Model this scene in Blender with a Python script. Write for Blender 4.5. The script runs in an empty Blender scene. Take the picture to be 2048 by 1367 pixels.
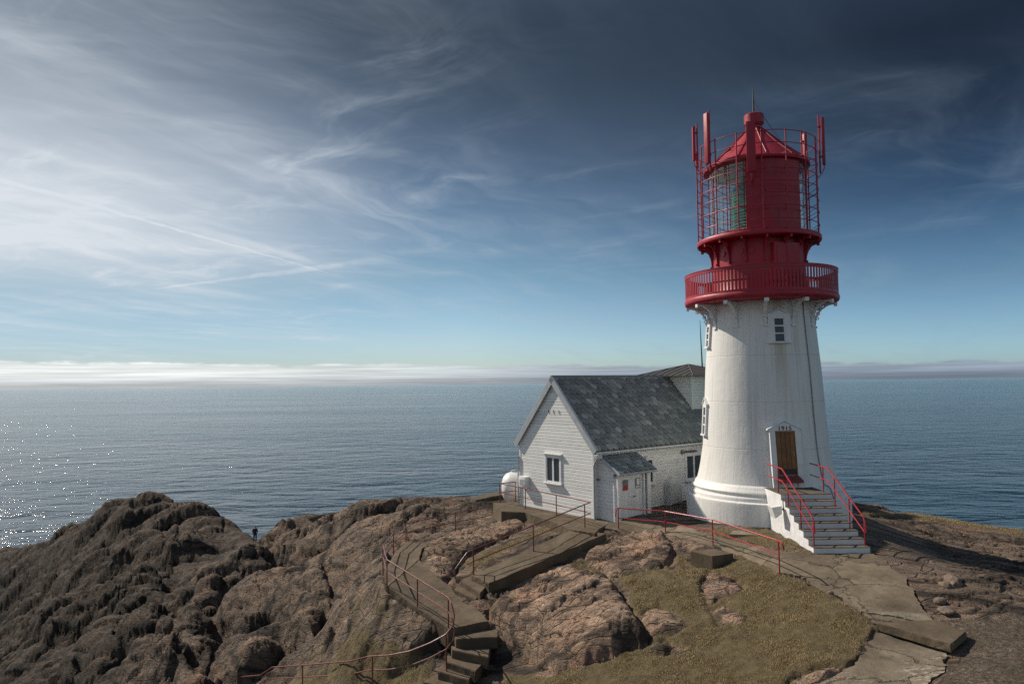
import bpy, bmesh, math, random
import numpy as np
from mathutils import Vector, Matrix

# ------------------------------------------------------------------ camera
scene = bpy.context.scene
col = scene.collection
FPX, W0, H0 = 1422.0, 2048.0, 1367.0
EYE = np.array([0.0, 0.0, 42.4])               # sea level is z = 0
PITCH, ROLL = math.atan(83 / FPX), math.radians(0.7)
_F = np.array([0, math.cos(PITCH), math.sin(PITCH)])
_R0, _U0 = np.array([1.0, 0, 0]), np.array([0, -math.sin(PITCH), math.cos(PITCH)])
_U = _U0 * math.cos(ROLL) + _R0 * math.sin(ROLL)
_R = _R0 * math.cos(ROLL) - _U0 * math.sin(ROLL)
cam_data = bpy.data.cameras.new('camera')
cam = bpy.data.objects.new('camera', cam_data)
col.objects.link(cam)
cam_data.sensor_width = 36.0
cam_data.lens = FPX / W0 * 36.0
cam_data.clip_start, cam_data.clip_end = 0.2, 120000.0
cam.matrix_world = Matrix(((_R[0], _U[0], -_F[0], EYE[0]), (_R[1], _U[1], -_F[1], EYE[1]),
                           (_R[2], _U[2], -_F[2], EYE[2]), (0, 0, 0, 1)))
scene.camera = cam

# ------------------------------------------------------------------ sun, sky, exposure
SUN_AZ, SUN_EL = math.radians(-54), math.radians(40)      # azimuth from +Y towards +X
SDIR = Vector((math.sin(SUN_AZ) * math.cos(SUN_EL), math.cos(SUN_AZ) * math.cos(SUN_EL), math.sin(SUN_EL)))
sun_data = bpy.data.lights.new('sun', 'SUN')
sun = bpy.data.objects.new('sun', sun_data)
col.objects.link(sun)
sun_data.energy, sun_data.angle, sun_data.color = 5.0, math.radians(0.55), (1.0, 0.90, 0.76)
sun.rotation_euler = SDIR.to_track_quat('Z', 'Y').to_euler()
scene.view_settings.view_transform = 'Standard'
scene.view_settings.look = 'None'
scene.view_settings.exposure = 0.0
scene.view_settings.gamma = 1.0
scene.cycles.use_denoising = False
scene.cycles.use_adaptive_sampling = False
scene.cycles.sample_clamp_indirect = 4.0
scene.cycles.max_bounces = 6
scene.cycles.transparent_max_bounces = 16

class NT:                                       # tiny node-tree writer
    def __init__(s, tree):
        s.t = tree
        tree.nodes.clear()
    def n(s, kind, **kw):
        nd = s.t.nodes.new(kind)
        for k, v in kw.items():
            setattr(nd, k, v)
        return nd
    def put(s, sock, v):
        if isinstance(v, bpy.types.NodeSocket):
            s.t.links.new(v, sock)
        elif v is not None:
            if sock.type == 'RGBA' and len(v) == 3:
                v = (*v, 1)
            sock.default_value = v
    def m(s, op, a, b=None, c=None, clamp=False):
        nd = s.n('ShaderNodeMath', operation=op, use_clamp=clamp)
        for i, v in enumerate((a, b, c)):
            s.put(nd.inputs[i], v)
        return nd.outputs[0]
    def v(s, op, a, b=None):
        nd = s.n('ShaderNodeVectorMath', operation=op)
        s.put(nd.inputs[0], a)
        if b is not None:
            s.put(nd.inputs[3 if op == 'SCALE' else 1], b)
        return nd.outputs['Value' if op in ('DOT_PRODUCT', 'LENGTH', 'DISTANCE') else 'Vector']
    def xyz(s, v):
        nd = s.n('ShaderNodeSeparateXYZ'); s.put(nd.inputs[0], v); return nd.outputs
    def vec(s, x, y, z):
        nd = s.n('ShaderNodeCombineXYZ')
        for i, q in enumerate((x, y, z)): s.put(nd.inputs[i], q)
        return nd.outputs[0]
    def rng(s, v, a, b, c=0.0, d=1.0, smooth=True):
        nd = s.n('ShaderNodeMapRange', clamp=True, interpolation_type='SMOOTHSTEP' if smooth else 'LINEAR')
        for i, q in enumerate((v, a, b, c, d)): s.put(nd.inputs[i], q)
        return nd.outputs[0]
    def noise(s, vec, scale, detail=4.0, rough=0.55, dist=0.0, out=0, kind='FBM'):
        nd = s.n('ShaderNodeTexNoise', noise_type=kind, normalize=True)
        s.put(nd.inputs['Vector'], vec); s.put(nd.inputs['Scale'], scale)
        nd.inputs['Detail'].default_value = detail; nd.inputs['Roughness'].default_value = rough
        nd.inputs['Distortion'].default_value = dist
        return nd.outputs[out]
    def voro(s, vec, scale, feature='F1', out='Distance', rnd=1.0):
        nd = s.n('ShaderNodeTexVoronoi', feature=feature)
        s.put(nd.inputs['Vector'], vec); s.put(nd.inputs['Scale'], scale)
        nd.inputs['Randomness'].default_value = rnd
        return nd.outputs[out]
    def ramp(s, f, stops, interp='LINEAR'):
        nd = s.n('ShaderNodeValToRGB'); r = nd.color_ramp; r.interpolation = interp
        while len(r.elements) < len(stops): r.elements.new(0.5)
        for e, (p, c) in zip(r.elements, stops):
            e.position = p; e.color = (*c, 1) if len(c) == 3 else c
        s.put(nd.inputs[0], f); return nd.outputs[0]
    def mix(s, f, a, b, blend='MIX'):
        nd = s.n('ShaderNodeMix', data_type='RGBA', blend_type=blend, clamp_factor=True)
        s.put(nd.inputs[0], f); s.put(nd.inputs[6], a); s.put(nd.inputs[7], b)
        return nd.outputs[2]
    def mapping(s, v, scale=(1, 1, 1), rot=(0, 0, 0), loc=(0, 0, 0)):
        nd = s.n('ShaderNodeMapping'); s.put(nd.inputs[0], v)
        nd.inputs['Scale'].default_value = scale; nd.inputs['Rotation'].default_value = rot
        nd.inputs['Location'].default_value = loc
        return nd.outputs[0]
    def bump(s, h, strength=0.5, dist=0.02, normal=None):
        nd = s.n('ShaderNodeBump')
        s.put(nd.inputs['Strength'], strength); s.put(nd.inputs['Distance'], dist); s.put(nd.inputs['Height'], h)
        if normal is not None: s.put(nd.inputs['Normal'], normal)
        return nd.outputs[0]

def ray(px, py):
    d = _F + _R * (px - W0 / 2) / FPX + _U * (H0 / 2 - py) / FPX
    return d / d[1]

def build_world():
    world = bpy.data.worlds.new('World')
    scene.world = world
    world.use_nodes = True
    t = NT(world.node_tree)
    D = t.n('ShaderNodeTexCoord').outputs['Generated']
    x, y, z = t.xyz(D)
    sky = t.n('ShaderNodeTexSky', sky_type='NISHITA')
    sky.sun_disc = False
    sky.sun_elevation, sky.sun_rotation = SUN_EL, SUN_AZ
    sky.altitude, sky.air_density, sky.dust_density, sky.ozone_density = 40, 1.0, 0.6, 1.2
    zc = t.m('MAXIMUM', z, 0.0)
    ca = t.m('MULTIPLY_ADD', x, math.sin(SUN_AZ), t.m('MULTIPLY', y, math.cos(SUN_AZ)))   # cos of azimuth from sun
    # deepen the blue aloft, most of all away from the sun
    sunny = t.ramp(zc, [(0.0, (0.36, 0.48, 0.70)), (0.05, (0.37, 0.49, 0.68)), (0.13, (0.44, 0.50, 0.53)), (0.242, (0.54, 0.53, 0.50)), (0.321, (0.37, 0.385, 0.37)), (0.39, (0.27, 0.31, 0.32)), (0.7, (0.4, 0.4, 0.4)), (1.0, (0.6, 0.6, 0.6))])
    middle = t.ramp(zc, [(0.0, (0.62, 0.78, 0.98)), (0.054, (0.60, 0.76, 0.96)), (0.15, (0.45, 0.58, 0.64)), (0.285, (0.315, 0.355, 0.39)), (0.377, (0.240, 0.247, 0.245)), (0.46, (0.165, 0.175, 0.166)), (0.7, (0.4, 0.4, 0.4)), (1.0, (0.7, 0.7, 0.7))])
    dark = t.ramp(zc, [(0.0, (0.56, 0.82, 1.2)), (0.037, (0.54, 0.80, 1.16)), (0.117, (0.34, 0.50, 0.66)), (0.228, (0.142, 0.21, 0.29)), (0.307, (0.098, 0.118, 0.146)), (0.40, (0.072, 0.082, 0.094)), (0.7, (0.35, 0.36, 0.4)), (1.0, (0.7, 0.7, 0.7))])
    deep = t.mix(t.rng(ca, 0.07, 0.64, 0, 1, False), dark, middle)
    deep = t.mix(t.rng(ca, 0.64, 0.97, 0, 1, False), deep, sunny)
    front = t.rng(y, -0.1, 0.35)
    near_s = t.rng(ca, 0.25, 1.0)
    deep = t.mix(front, (1.16, 1.03, 0.88), deep)
    deep = t.mix(1.0, deep, t.mix(front, (1.0, 1.0, 1.0), t.mix(near_s, (1.20, 1.18, 1.14), (1.14, 1.14, 1.14))), 'MULTIPLY')
    base = t.mix(1.0, sky.outputs[0], deep, 'MULTIPLY')
    # cirrus: noise on a flat ceiling seen in perspective
    inv = t.m('DIVIDE', 1.0, t.m('ADD', zc, 0.09))
    P = t.vec(t.m('MULTIPLY', x, inv), t.m('MULTIPLY', y, inv), 0.0)
    def lay(rot, sx, sy, off):
        return t.mapping(t.mapping(P, (1, 1, 1), (0, 0, math.radians(-rot))), (sx, sy, 1), (0, 0, 0), off)
    warp = t.noise(P, 0.7, 4, 0.55, 0, 1)
    P = t.v('ADD', P, t.v('SCALE', t.v('SUBTRACT', warp, (0.5, 0.5, 0.5)), 0.9))
    veil = t.rng(t.noise(lay(50, 0.5, 0.9, (3.1, 1.7, 0)), 0.9, 4, 0.5), 0.30, 0.66)
    fib = t.rng(t.noise(lay(60, 0.55, 2.6, (0.4, 2.2, 0)), 1.2, 10, 0.58, 0.1), 0.38, 0.95)
    fib2 = t.rng(t.noise(lay(20, 0.8, 2.2, (5.2, 0.2, 0)), 1.5, 11, 0.62, 0.15), 0.43, 1.0)
    wisp = t.m('MULTIPLY', t.rng(t.noise(lay(-25, 0.9, 1.5, (8.2, 3.2, 0)), 1.3, 4, 0.5), 0.48, 0.72), t.rng(t.noise(lay(-35, 0.8, 2.4, (2.2, 7.2, 0)), 2.6, 11, 0.68, 0.2), 0.38, 0.85))
    near_sun = t.rng(ca, 0.25, 1.0)
    mid = t.m('MULTIPLY', t.rng(ca, 0.05, 0.4), t.rng(zc, 0.13, 0.22))
    dens = t.m('MULTIPLY', t.m('MULTIPLY_ADD', veil, 0.85, 0.15), t.m('ADD', t.m('MULTIPLY', wisp, 0.95), t.m('ADD', t.m('MULTIPLY', fib, 0.95), t.m('MULTIPLY', fib2, 0.8))))
    dens = t.m('MULTIPLY', dens, t.m('MULTIPLY_ADD', near_sun, 0.45, 0.48))
    dens = t.m('MULTIPLY', dens, t.m('SUBTRACT', 1.0, t.m('MULTIPLY', t.rng(zc, 0.27, 0.40), t.rng(ca, 0.9, 0.35, 0.0, 0.88))))
    dens = t.m('ADD', dens, t.m('MULTIPLY', t.m('MULTIPLY', wisp, mid), t.rng(zc, 0.29, 0.38, 0.36, 0.08)))
    glow = t.m('MULTIPLY', t.rng(ca, 0.62, 1.0), t.m('MULTIPLY', t.rng(zc, 0.08, 0.20), t.rng(zc, 0.26, 0.42, 1.0, 0.35)))
    dens = t.m('ADD', dens, t.m('MULTIPLY', glow, t.m('MULTIPLY_ADD', veil, 0.38, 0.52)))
    # two contrails
    def trail(a, b, w, gain):
        d1, d2 = Vector(ray(*a)).normalized(), Vector(ray(*b)).normalized()
        nrm = d1.cross(d2).normalized()
        side = (d2 - d1 * d1.dot(d2)).normalized()
        along = t.m('ARCTAN2', t.v('DOT_PRODUCT', D, tuple(side)), t.v('DOT_PRODUCT', D, tuple(d1)))
        L = d1.angle(d2)
        s = t.m('DIVIDE', along, L)
        off = t.m('ADD', t.v('DOT_PRODUCT', D, tuple(nrm)), t.m('MULTIPLY', t.m('SUBTRACT', t.noise(D, 26, 4, 0.6), 0.5), 0.006))
        wid = t.m('MULTIPLY', t.m('MULTIPLY_ADD', s, -0.75, 1.0), w)
        k = t.rng(t.m('DIVIDE', t.m('ABSOLUTE', off), wid), 0.2, 1.0, 1.0, 0.0)
        ends = t.m('MULTIPLY', t.rng(s, -0.6, -0.1), t.rng(s, 0.85, 1.0, 1.0, 0.0))
        return t.m('MULTIPLY', t.m('MULTIPLY', k, ends), t.m('MULTIPLY', t.rng(t.noise(D, 60, 4, 0.6), 0.25, 0.7, 0.4, 1.0), gain))
    tr = t.m('ADD', trail((0, 358), (715, 562), 0.0036, 0.38), trail((630, 536), (300, 578), 0.0055, 0.36))
    dens = t.m('MINIMUM', t.m('ADD', dens, tr), 1.0)
    ccol = t.mix(near_sun, (2.7, 3.6, 4.7), (7.2, 7.7, 8.2))
    base = t.mix(t.m('MULTIPLY', dens, t.rng(zc, 0.0, 0.07, 0.45, 1.0)), base, ccol)
    # low bank of cloud along the horizon
    hn = t.noise(t.vec(t.m('MULTIPLY', x, 9), t.m('MULTIPLY', y, 9), t.m('MULTIPLY', z, 30)), 1.6, 6, 0.6)
    top = t.m('ADD', t.m('MULTIPLY_ADD', near_sun, 0.011, 0.021), t.m('MULTIPLY', t.m('SUBTRACT', hn, 0.5), 0.022))
    bank = t.rng(t.m('SUBTRACT', z, top), -0.0035, 0.002, 1.0, 0.0)
    streak = t.rng(t.noise(t.vec(t.m('MULTIPLY', x, 4), t.m('MULTIPLY', y, 4), t.m('MULTIPLY', z, 160)), 1.5, 4, 0.6), 0.3, 0.7, 0.75, 1.12)
    bcol = t.mix(t.rng(ca, 0.35, 0.95), (3.2, 3.7, 4.6), (9.8, 9.9, 9.7))
    bcol = t.mix(1.0, bcol, t.vec(streak, streak, streak), 'MULTIPLY')
    foot = t.rng(z, 0.002, 0.015, 0.55, 1.0)
    bcol = t.mix(1.0, bcol, t.vec(t.m('MULTIPLY', foot, 0.97), foot, t.m('MINIMUM', t.m('MULTIPLY', foot, 1.06), 1.0)), 'MULTIPLY')
    base = t.mix(t.m('MULTIPLY', bank, 0.86), base, bcol)
    below = t.rng(z, -0.03, -0.008)                      # nothing shines from under the sea
    base = t.mix(1.0, base, t.vec(below, below, below), 'MULTIPLY')
    bg = t.n('ShaderNodeBackground')
    t.put(bg.inputs[0], base)
    bg.inputs[1].default_value = 0.1
    out = t.n('ShaderNodeOutputWorld')
    t.put(out.inputs[0], bg.outputs[0])
    world.cycles.sampling_method = 'MANUAL'
    world.cycles.sample_map_resolution = 1024
build_world()

# ------------------------------------------------------------------ helpers
def tag(o, label=None, cat=None, group=None, kind=None):
    for k, v in (('label', label), ('category', cat), ('group', group), ('kind', kind)):
        if v is not None:
            o[k] = v
    return o

def thing(name, loc, label, cat, group=None):
    o = bpy.data.objects.new(name, None)
    col.objects.link(o)
    o.location = loc
    o.empty_display_size = 0.2
    return tag(o, label, cat, group)

def wloc(o):
    p = Vector((0, 0, 0))
    while o is not None:
        p = p + o.location
        o = o.parent
    return p

class MB:                                       # collects geometry, builds ONE mesh object
    def __init__(s, frame=None):
        s.V, s.Fc, s.M = [], [], frame
    def add(s, vs, fs):
        b = len(s.V)
        for v in vs:
            v = Vector(v)
            s.V.append(s.M @ v if s.M is not None else v)
        s.Fc += [tuple(b + i for i in f) for f in fs]
        return s
    def box(s, a, b):
        (x0, y0, z0), (x1, y1, z1) = a, b
        return s.add([(x0, y0, z0), (x1, y0, z0), (x1, y1, z0), (x0, y1, z0), (x0, y0, z1), (x1, y0, z1), (x1, y1, z1), (x0, y1, z1)],
                     [(3, 2, 1, 0), (4, 5, 6, 7), (0, 1, 5, 4), (1, 2, 6, 5), (2, 3, 7, 6), (3, 0, 4, 7)])
    def cbox(s, a, b, c=0.01):                  # box with chamfered edges
        bm = bmesh.new()
        bmesh.ops.create_cube(bm, size=1.0)
        for v in bm.verts:
            v.co = Vector([a[i] + (v.co[i] + 0.5) * (b[i] - a[i]) for i in range(3)])
        bmesh.ops.bevel(bm, geom=bm.edges[:], offset=c, segments=2, affect='EDGES', profile=0.5)
        bm.verts.index_update()
        s.add([v.co.copy() for v in bm.verts], [[v.index for v in f.verts] for f in bm.faces])
        bm.free()
        return s
    def prism(s, top, bot):                     # two matching rings of points -> closed solid
        n = len(top)
        fs = [tuple(range(n)), tuple(range(2 * n - 1, n - 1, -1))]
        fs += [(i, n + i, n + (i + 1) % n, (i + 1) % n) for i in range(n)]
        return s.add(list(top) + list(bot), fs)
    def tube(s, pts, r, n=8, closed=False, caps=True):
        pts = [Vector(p) for p in pts]
        rs = r if isinstance(r, (list, tuple)) else [r] * len(pts)
        L = len(pts)
        vs, fs, up = [], [], None
        for i, p in enumerate(pts):
            a = pts[(i - 1) % L] if (i or closed) else p
            b = pts[(i + 1) % L] if (i < L - 1 or closed) else p
            tdir = ((b - p).normalized() + (p - a).normalized())
            if tdir.length < 1e-6: tdir = b - a
            tdir.normalize()
            if up is None:
                up = Vector((0, 0, 1)) if abs(tdir.z) < 0.9 else Vector((1, 0, 0))
            xx = up.cross(tdir)
            if xx.length < 1e-4: xx = Vector((1, 0, 0)).cross(tdir)
            xx.normalize()
            yy = tdir.cross(xx)
            up = yy
            for k in range(n):
                q = 2 * math.pi * k / n
                vs.append(p + (xx * math.cos(q) + yy * math.sin(q)) * rs[i])
        for i in range(L if closed else L - 1):
            j = (i + 1) % L
            for k in range(n):
                m = (k + 1) % n
                fs.append((i * n + k, i * n + m, j * n + m, j * n + k))
        if caps and not closed:
            fs += [tuple(range(n - 1, -1, -1)), tuple(range((L - 1) * n, L * n))]
        return s.add(vs, fs)
    def lathe(s, prof, c, n=96, a0=0.0, a1=2 * math.pi):
        full = abs(a1 - a0 - 2 * math.pi) < 1e-6
        k = n if full else n + 1
        vs, fs = [], []
        for r, z in prof:
            for i in range(k):
                a = a0 + (a1 - a0) * i / n
                vs.append((c[0] + r * math.cos(a), c[1] + r * math.sin(a), z))
        for j in range(len(prof) - 1):
            for i in range(n):
                m = (i + 1) % k
                fs.append((j * k + i, j * k + m, (j + 1) * k + m, (j + 1) * k + i))
        return s.add(vs, fs)
    def ring(s, r0, r1, z0, z1, c, n=96):       # solid ring with square section
        return s.lathe([(r0, z0), (r1, z0), (r1, z1), (r0, z1), (r0, z0)], c, n)
    def build(s, name, mat, parent=None, smooth=None):
        o_ = wloc(parent) if parent is not None else Vector((0, 0, 0))
        if parent is None and s.V:
            xs = [min(v[i] for v in s.V) for i in range(3)]
            xe = [max(v[i] for v in s.V) for i in range(3)]
            o_ = Vector(((xs[0] + xe[0]) / 2, (xs[1] + xe[1]) / 2, xs[2]))
        me = bpy.data.meshes.new(name)
        me.from_pydata([tuple(v - o_) for v in s.V], [], s.Fc)
        bm = bmesh.new(); bm.from_mesh(me)
        bmesh.ops.recalc_face_normals(bm, faces=bm.faces[:])
        bm.to_mesh(me); bm.free()
        if smooth is not None:
            me.shade_smooth()
            me.set_sharp_from_angle(angle=math.radians(smooth))
        if mat is not None: me.materials.append(mat)
        o = bpy.data.objects.new(name, me)
        col.objects.link(o)
        if parent is not None: o.parent = parent
        else: o.location = o_
        return o

def frame(o, ex, ey, ez=(0, 0, 1)):
    return Matrix(((ex[0], ey[0], ez[0], o[0]), (ex[1], ey[1], ez[1], o[1]), (ex[2], ey[2], ez[2], o[2]), (0, 0, 0, 1)))

def at(px, py, Y):                              # the world point seen at a pixel, at depth Y
    return Vector(EYE + ray(px, py) * Y)

def dropped(px, py, drop):                      # ... and at a height of `drop` below eye level
    d = ray(px, py)
    return Vector(EYE + d * (-drop / d[2]))

# ------------------------------------------------------------------ vectorised noise
_rs = np.random.RandomState(7)
_perm = _rs.permutation(4096)
_gx, _gy = np.cos(np.linspace(0, 2 * np.pi, 4096, endpoint=False)), np.sin(np.linspace(0, 2 * np.pi, 4096, endpoint=False))
def _h(i, j): return _perm[(_perm[i & 4095] + j) & 4095]
def gnoise(x, y, seed=0):
    x = x + seed * 17.31; y = y + seed * 9.73
    xi, yi = np.floor(x).astype(np.int64), np.floor(y).astype(np.int64)
    fx, fy = x - xi, y - yi
    u, v = fx * fx * fx * (fx * (fx * 6 - 15) + 10), fy * fy * fy * (fy * (fy * 6 - 15) + 10)
    def g(i, j, dx, dy):
        k = _h(i, j); return _gx[k] * dx + _gy[k] * dy
    a, b = g(xi, yi, fx, fy), g(xi + 1, yi, fx - 1, fy)
    c, d = g(xi, yi + 1, fx, fy - 1), g(xi + 1, yi + 1, fx - 1, fy - 1)
    return 1.5 * ((a + (b - a) * u) + ((c + (d - c) * u) - (a + (b - a) * u)) * v)
def fbm(x, y, oct=4, seed=0, gain=0.5):
    s, a, n = 0, 1.0, 0
    for k in range(oct):
        s = s + a * gnoise(x * 2 ** k, y * 2 ** k, seed + k * 3); n += a; a *= gain
    return s / n
def billow(x, y, oct=3, seed=0, gain=0.5):      # rounded backs with sharp creases
    s, a, n = 0, 1.0, 0
    for k in range(oct):
        s = s + a * np.abs(gnoise(x * 2 ** k, y * 2 ** k, seed + k * 5)); n += a; a *= gain
    return s / n
def worley(x, y, seed=0):                       # F1, F2-F1 and a random value per cell
    xi, yi = np.floor(x).astype(np.int64), np.floor(y).astype(np.int64)
    f1 = np.full(x.shape, 9.0); f2 = np.full(x.shape, 9.0); cid = np.zeros(x.shape)
    for di in (-1, 0, 1):
        for dj in (-1, 0, 1):
            k = _h(xi + di + seed * 31, yi + dj + seed * 57)
            px, py = xi + di + (k % 64) / 64.0, yi + dj + (k // 64) / 64.0
            d = np.hypot(px - x, py - y)
            near = d < f1
            f2 = np.where(near, f1, np.minimum(f2, d)); cid = np.where(near, k / 4096.0, cid); f1 = np.where(near, d, f1)
    return f1, f2 - f1, cid
def gnoise3(x, y, z, seed=0):
    x = x + seed * 7.13; y = y + seed * 3.71; z = z + seed * 5.37
    xi, yi, zi = (np.floor(q).astype(np.int64) for q in (x, y, z))
    fx, fy, fz = x - xi, y - yi, z - zi
    u, v, w = (q * q * q * (q * (q * 6 - 15) + 10) for q in (fx, fy, fz))
    out = 0
    for i in (0, 1):
        for j in (0, 1):
            for k in (0, 1):
                h = _perm[(_perm[(_perm[(xi + i) & 4095] + yi + j) & 4095] + zi + k) & 4095]
                g = _gx[h] * (fx - i) + _gy[h] * (fy - j) + _gx[(h * 7 + 911) & 4095] * (fz - k)
                out = out + g * (u if i else 1 - u) * (v if j else 1 - v) * (w if k else 1 - w)
    return 1.2 * out
def fbm3(x, y, z, oct=3, seed=0, gain=0.5):
    s, a, n = 0, 1.0, 0
    for k in range(oct):
        s = s + a * gnoise3(x * 2 ** k, y * 2 ** k, z * 2 ** k, seed + k * 3); n += a; a *= gain
    return s / n
def sstep(a, b, x):
    t = np.clip((x - a) / (b - a), 0, 1); return t * t * (3 - 2 * t)
def sdist(poly, x, y):                          # signed distance to a polygon, + inside
    p = np.asarray(poly, float); d = np.full(x.shape, 1e9); ins = np.zeros(x.shape, bool)
    for i in range(len(p)):
        ax, ay = p[i]; bx, by = p[(i + 1) % len(p)]
        ex, ey = bx - ax, by - ay
        t = np.clip(((x - ax) * ex + (y - ay) * ey) / (ex * ex + ey * ey + 1e-12), 0, 1)
        d = np.minimum(d, np.hypot(x - ax - ex * t, y - ay - ey * t))
        c = ((ay > y) != (by > y))
        with np.errstate(divide='ignore', invalid='ignore'):
            xx = (bx - ax) * (y - ay) / (by - ay) + ax
        ins ^= c & (x < xx)
    return np.where(ins, d, -d)

# ------------------------------------------------------------------ the headland
CTRL = []
def cd(*pts):                                   # (px, py, drop)
    for px, py, d in pts: CTRL.append(tuple(dropped(px, py, d)))
def cy(*pts):                                   # (px, py, depth)
    for px, py, Y in pts: CTRL.append(tuple(at(px, py, Y)))
def cw(*pts):                                   # x, y, drop
    for x, y, d in pts: CTRL.append((x, y, EYE[2] - d))
# level ground of the two buildings
cw((3.58, 32, 6.0), (0.3, 36, 6.05), (5.5, 35, 6.0), (8, 36, 5.95), (11, 35.5, 5.8), (14, 44, 6.2), (8, 44, 6.2), (3.5, 41, 6.2), (18, 40, 6.6),
   (11.2, 27.5, 5.8), (7.5, 30.5, 5.85), (15, 31, 5.95), (11.2, 24, 5.83), (13.3, 24.2, 5.9), (9.2, 25.6, 5.85), (14, 27.5, 5.9))
cd((1237, 1055, 6.08), (1331, 1062, 6.05), (1430, 1082, 6.0), (1559, 1120, 5.92), (1205, 1045, 6.08), (1125, 1040, 6.25), (1040, 1030, 6.6))
# ramp, lower path, steps
cd((1143, 1062, 6.35), (1060, 1110, 7.0), (947, 1155, 7.6), (1216, 1080, 6.38), (1100, 1128, 6.98), (990, 1185, 7.75))
cd((897, 1258, 8.3), (822, 1226, 8.15), (773, 1174, 7.5), (766, 1140, 7.46), (787, 1106, 7.72), (812, 1085, 7.8), (870, 1090, 7.62), (930, 1075, 7.35), (1000, 1050, 7.0), (930, 1180, 7.95), (880, 1150, 7.75))
cd((893, 1327, 9.1), (950, 1300, 8.9), (930, 1345, 9.2), (860, 1360, 9.5), (1000, 1300, 8.75), (1010, 1367, 9.1))
cd((745, 1359, 10.1), (820, 1345, 9.55), (780, 1356, 9.8), (790, 1205, 7.95), (800, 1256, 8.8), (700, 1255, 9.4), (700, 1190, 8.6), (742, 1160, 7.65), (752, 1120, 7.75))
cw((-2.7, 22.6, 9.3), (-3.3, 22.9, 9.5), (-4.3, 23.8, 9.95))

cd((700, 1374, 11.1), (650, 1374, 11.6))
cy((640, 1150, 41), (605, 1380, 28), (650, 1322, 29), (560, 1367, 30), (430, 1385, 33))
# the near rock and turf, right of the steps
cd((1100, 1335, 8.5), (1110, 1250, 8.0), (1060, 1200, 7.85), (1150, 1160, 7.35), (1240, 1190, 7.1), (1280, 1270, 7.4), (1250, 1090, 6.55), (1180, 1110, 6.75), (1330, 1100, 6.3), (1330, 1150, 6.6),
   (1400, 1200, 6.75), (1500, 1200, 6.55), (1420, 1120, 6.3), (1530, 1140, 6.1), (1600, 1300, 6.8), (1500, 1300, 7.1), (1500, 1367, 7.3), (1350, 1330, 7.6), (1200, 1367, 8.1), (1640, 1180, 6.2), (1700, 1250, 6.45), (1700, 1330, 6.75))
cd((1700, 1125, 5.88), (1790, 1150, 6.0), (1780, 1200, 6.15), (1850, 1240, 6.4), (1800, 1300, 6.6), (1800, 1367, 6.75), (1930, 1300, 6.5), (2048, 1367, 6.5), (2048, 1250, 6.25), (1950, 1200, 6.1))
cy((2048, 1160, 22.5), (1900, 1120, 26), (1800, 1060, 31), (1900, 1075, 31.5), (2048, 1100, 30), (1760, 1027, 35.5), (1900, 1042, 36.5), (2048, 1072, 36), (2200, 1100, 36), (2350, 1200, 27), (2500, 1400, 18), (2400, 1600, 14))
# ridge left of the house, seen against the sea
cy((1000, 1002, 43), (920, 1012, 44), (840, 1016, 45.5), (780, 1026, 47), (740, 1036, 50), (660, 1050, 56), (600, 1050, 60), (545, 1076, 68),
   (950, 1012, 41), (850, 1030, 40.5), (760, 1060, 42), (700, 1080, 45), (880, 1050, 37.5), (800, 1050, 40), (620, 1090, 55), (700, 1040, 51))
cy((600, 1130, 50), (540, 1110, 66), (500, 1140, 64), (560, 1180, 48), (600, 1215, 41), (640, 1260, 34), (560, 1260, 38), (500, 1310, 36), (450, 1250, 47), (420, 1180, 60), (440, 1110, 78),
   (400, 1330, 38), (330, 1250, 57), (300, 1180, 74), (300, 1340, 42), (200, 1280, 62), (200, 1200, 85), (120, 1330, 62), (100, 1240, 88), (40, 1300, 92), (0, 1345, 86), (200, 1390, 46), (0, 1450, 60), (380, 1420, 33))
# far headland and its seaward side
cy((500, 1070, 86), (465, 1040, 94), (440, 1032, 97), (395, 1018, 102), (340, 1013, 108), (290, 1008, 112), (240, 1015, 116), (185, 1037, 126), (140, 1060, 140), (90, 1082, 158), (50, 1096, 172), (0, 1098, 180), (-80, 1105, 185),
   (510, 1084, 81), (400, 1050, 92), (300, 1050, 100), (300, 1110, 92), (200, 1080, 115), (150, 1130, 112), (80, 1130, 146), (90, 1180, 122), (40, 1215, 118), (20, 1170, 152), (0, 1200, 142), (-60, 1150, 170), (5, 1260, 124), (-20, 1310, 108), (60, 1265, 104))
# everything falls away into the sea behind these
for u, Y, d in ((.75, 46, 20), (.95, 44, 22), (.6, 50, 18), (.45, 54, 16), (.32, 60, 18), (.2, 60, 17), (.05, 58, 14), (-.06, 60, 16), (-.13, 64, 18), (-.2, 72, 20), (-.25, 78, 22), (-.31, 88, 25), (-.34, 98, 27),
                (.75, 60, 44), (.95, 60, 44), (.5, 72, 44), (.3, 80, 45), (.1, 80, 43), (-.1, 84, 44), (-.2, 92, 44), (-.28, 102, 45), (-.34, 118, 45), (-.4, 128, 42), (-.46, 138, 44), (-.52, 148, 44), (-.6, 165, 46), (-.66, 192, 47), (-.74, 205, 48),
                (-.8, 120, 46), (-.9, 90, 42), (-1., 60, 38), (-1., 40, 30), (-.8, 30, 22), (-.9, 100, 46), (-1, 180, 50), (-.3, 180, 52), (0, 160, 52), (.4, 150, 52), (.8, 130, 52), (-.5, 230, 52), (0, 230, 52), (.6, 230, 52), (-1, 230, 52), (1, 230, 52), (1, 100, 50),
                (-.5, 20, 13.5), (-.2, 18, 10.5), (0, 16, 8.8), (.3, 13, 7.5), (.6, 11, 6.9), (.9, 10, 6.6), (-.9, 12, 11), (-.5, 9, 9), (0, 9, 7.3), (.5, 8, 6.6)):
    cw((u * Y, Y, d))
CTRL = np.array(CTRL)
def _uv(x, y): return np.stack([x / y, np.log(y)], -1)
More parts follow.
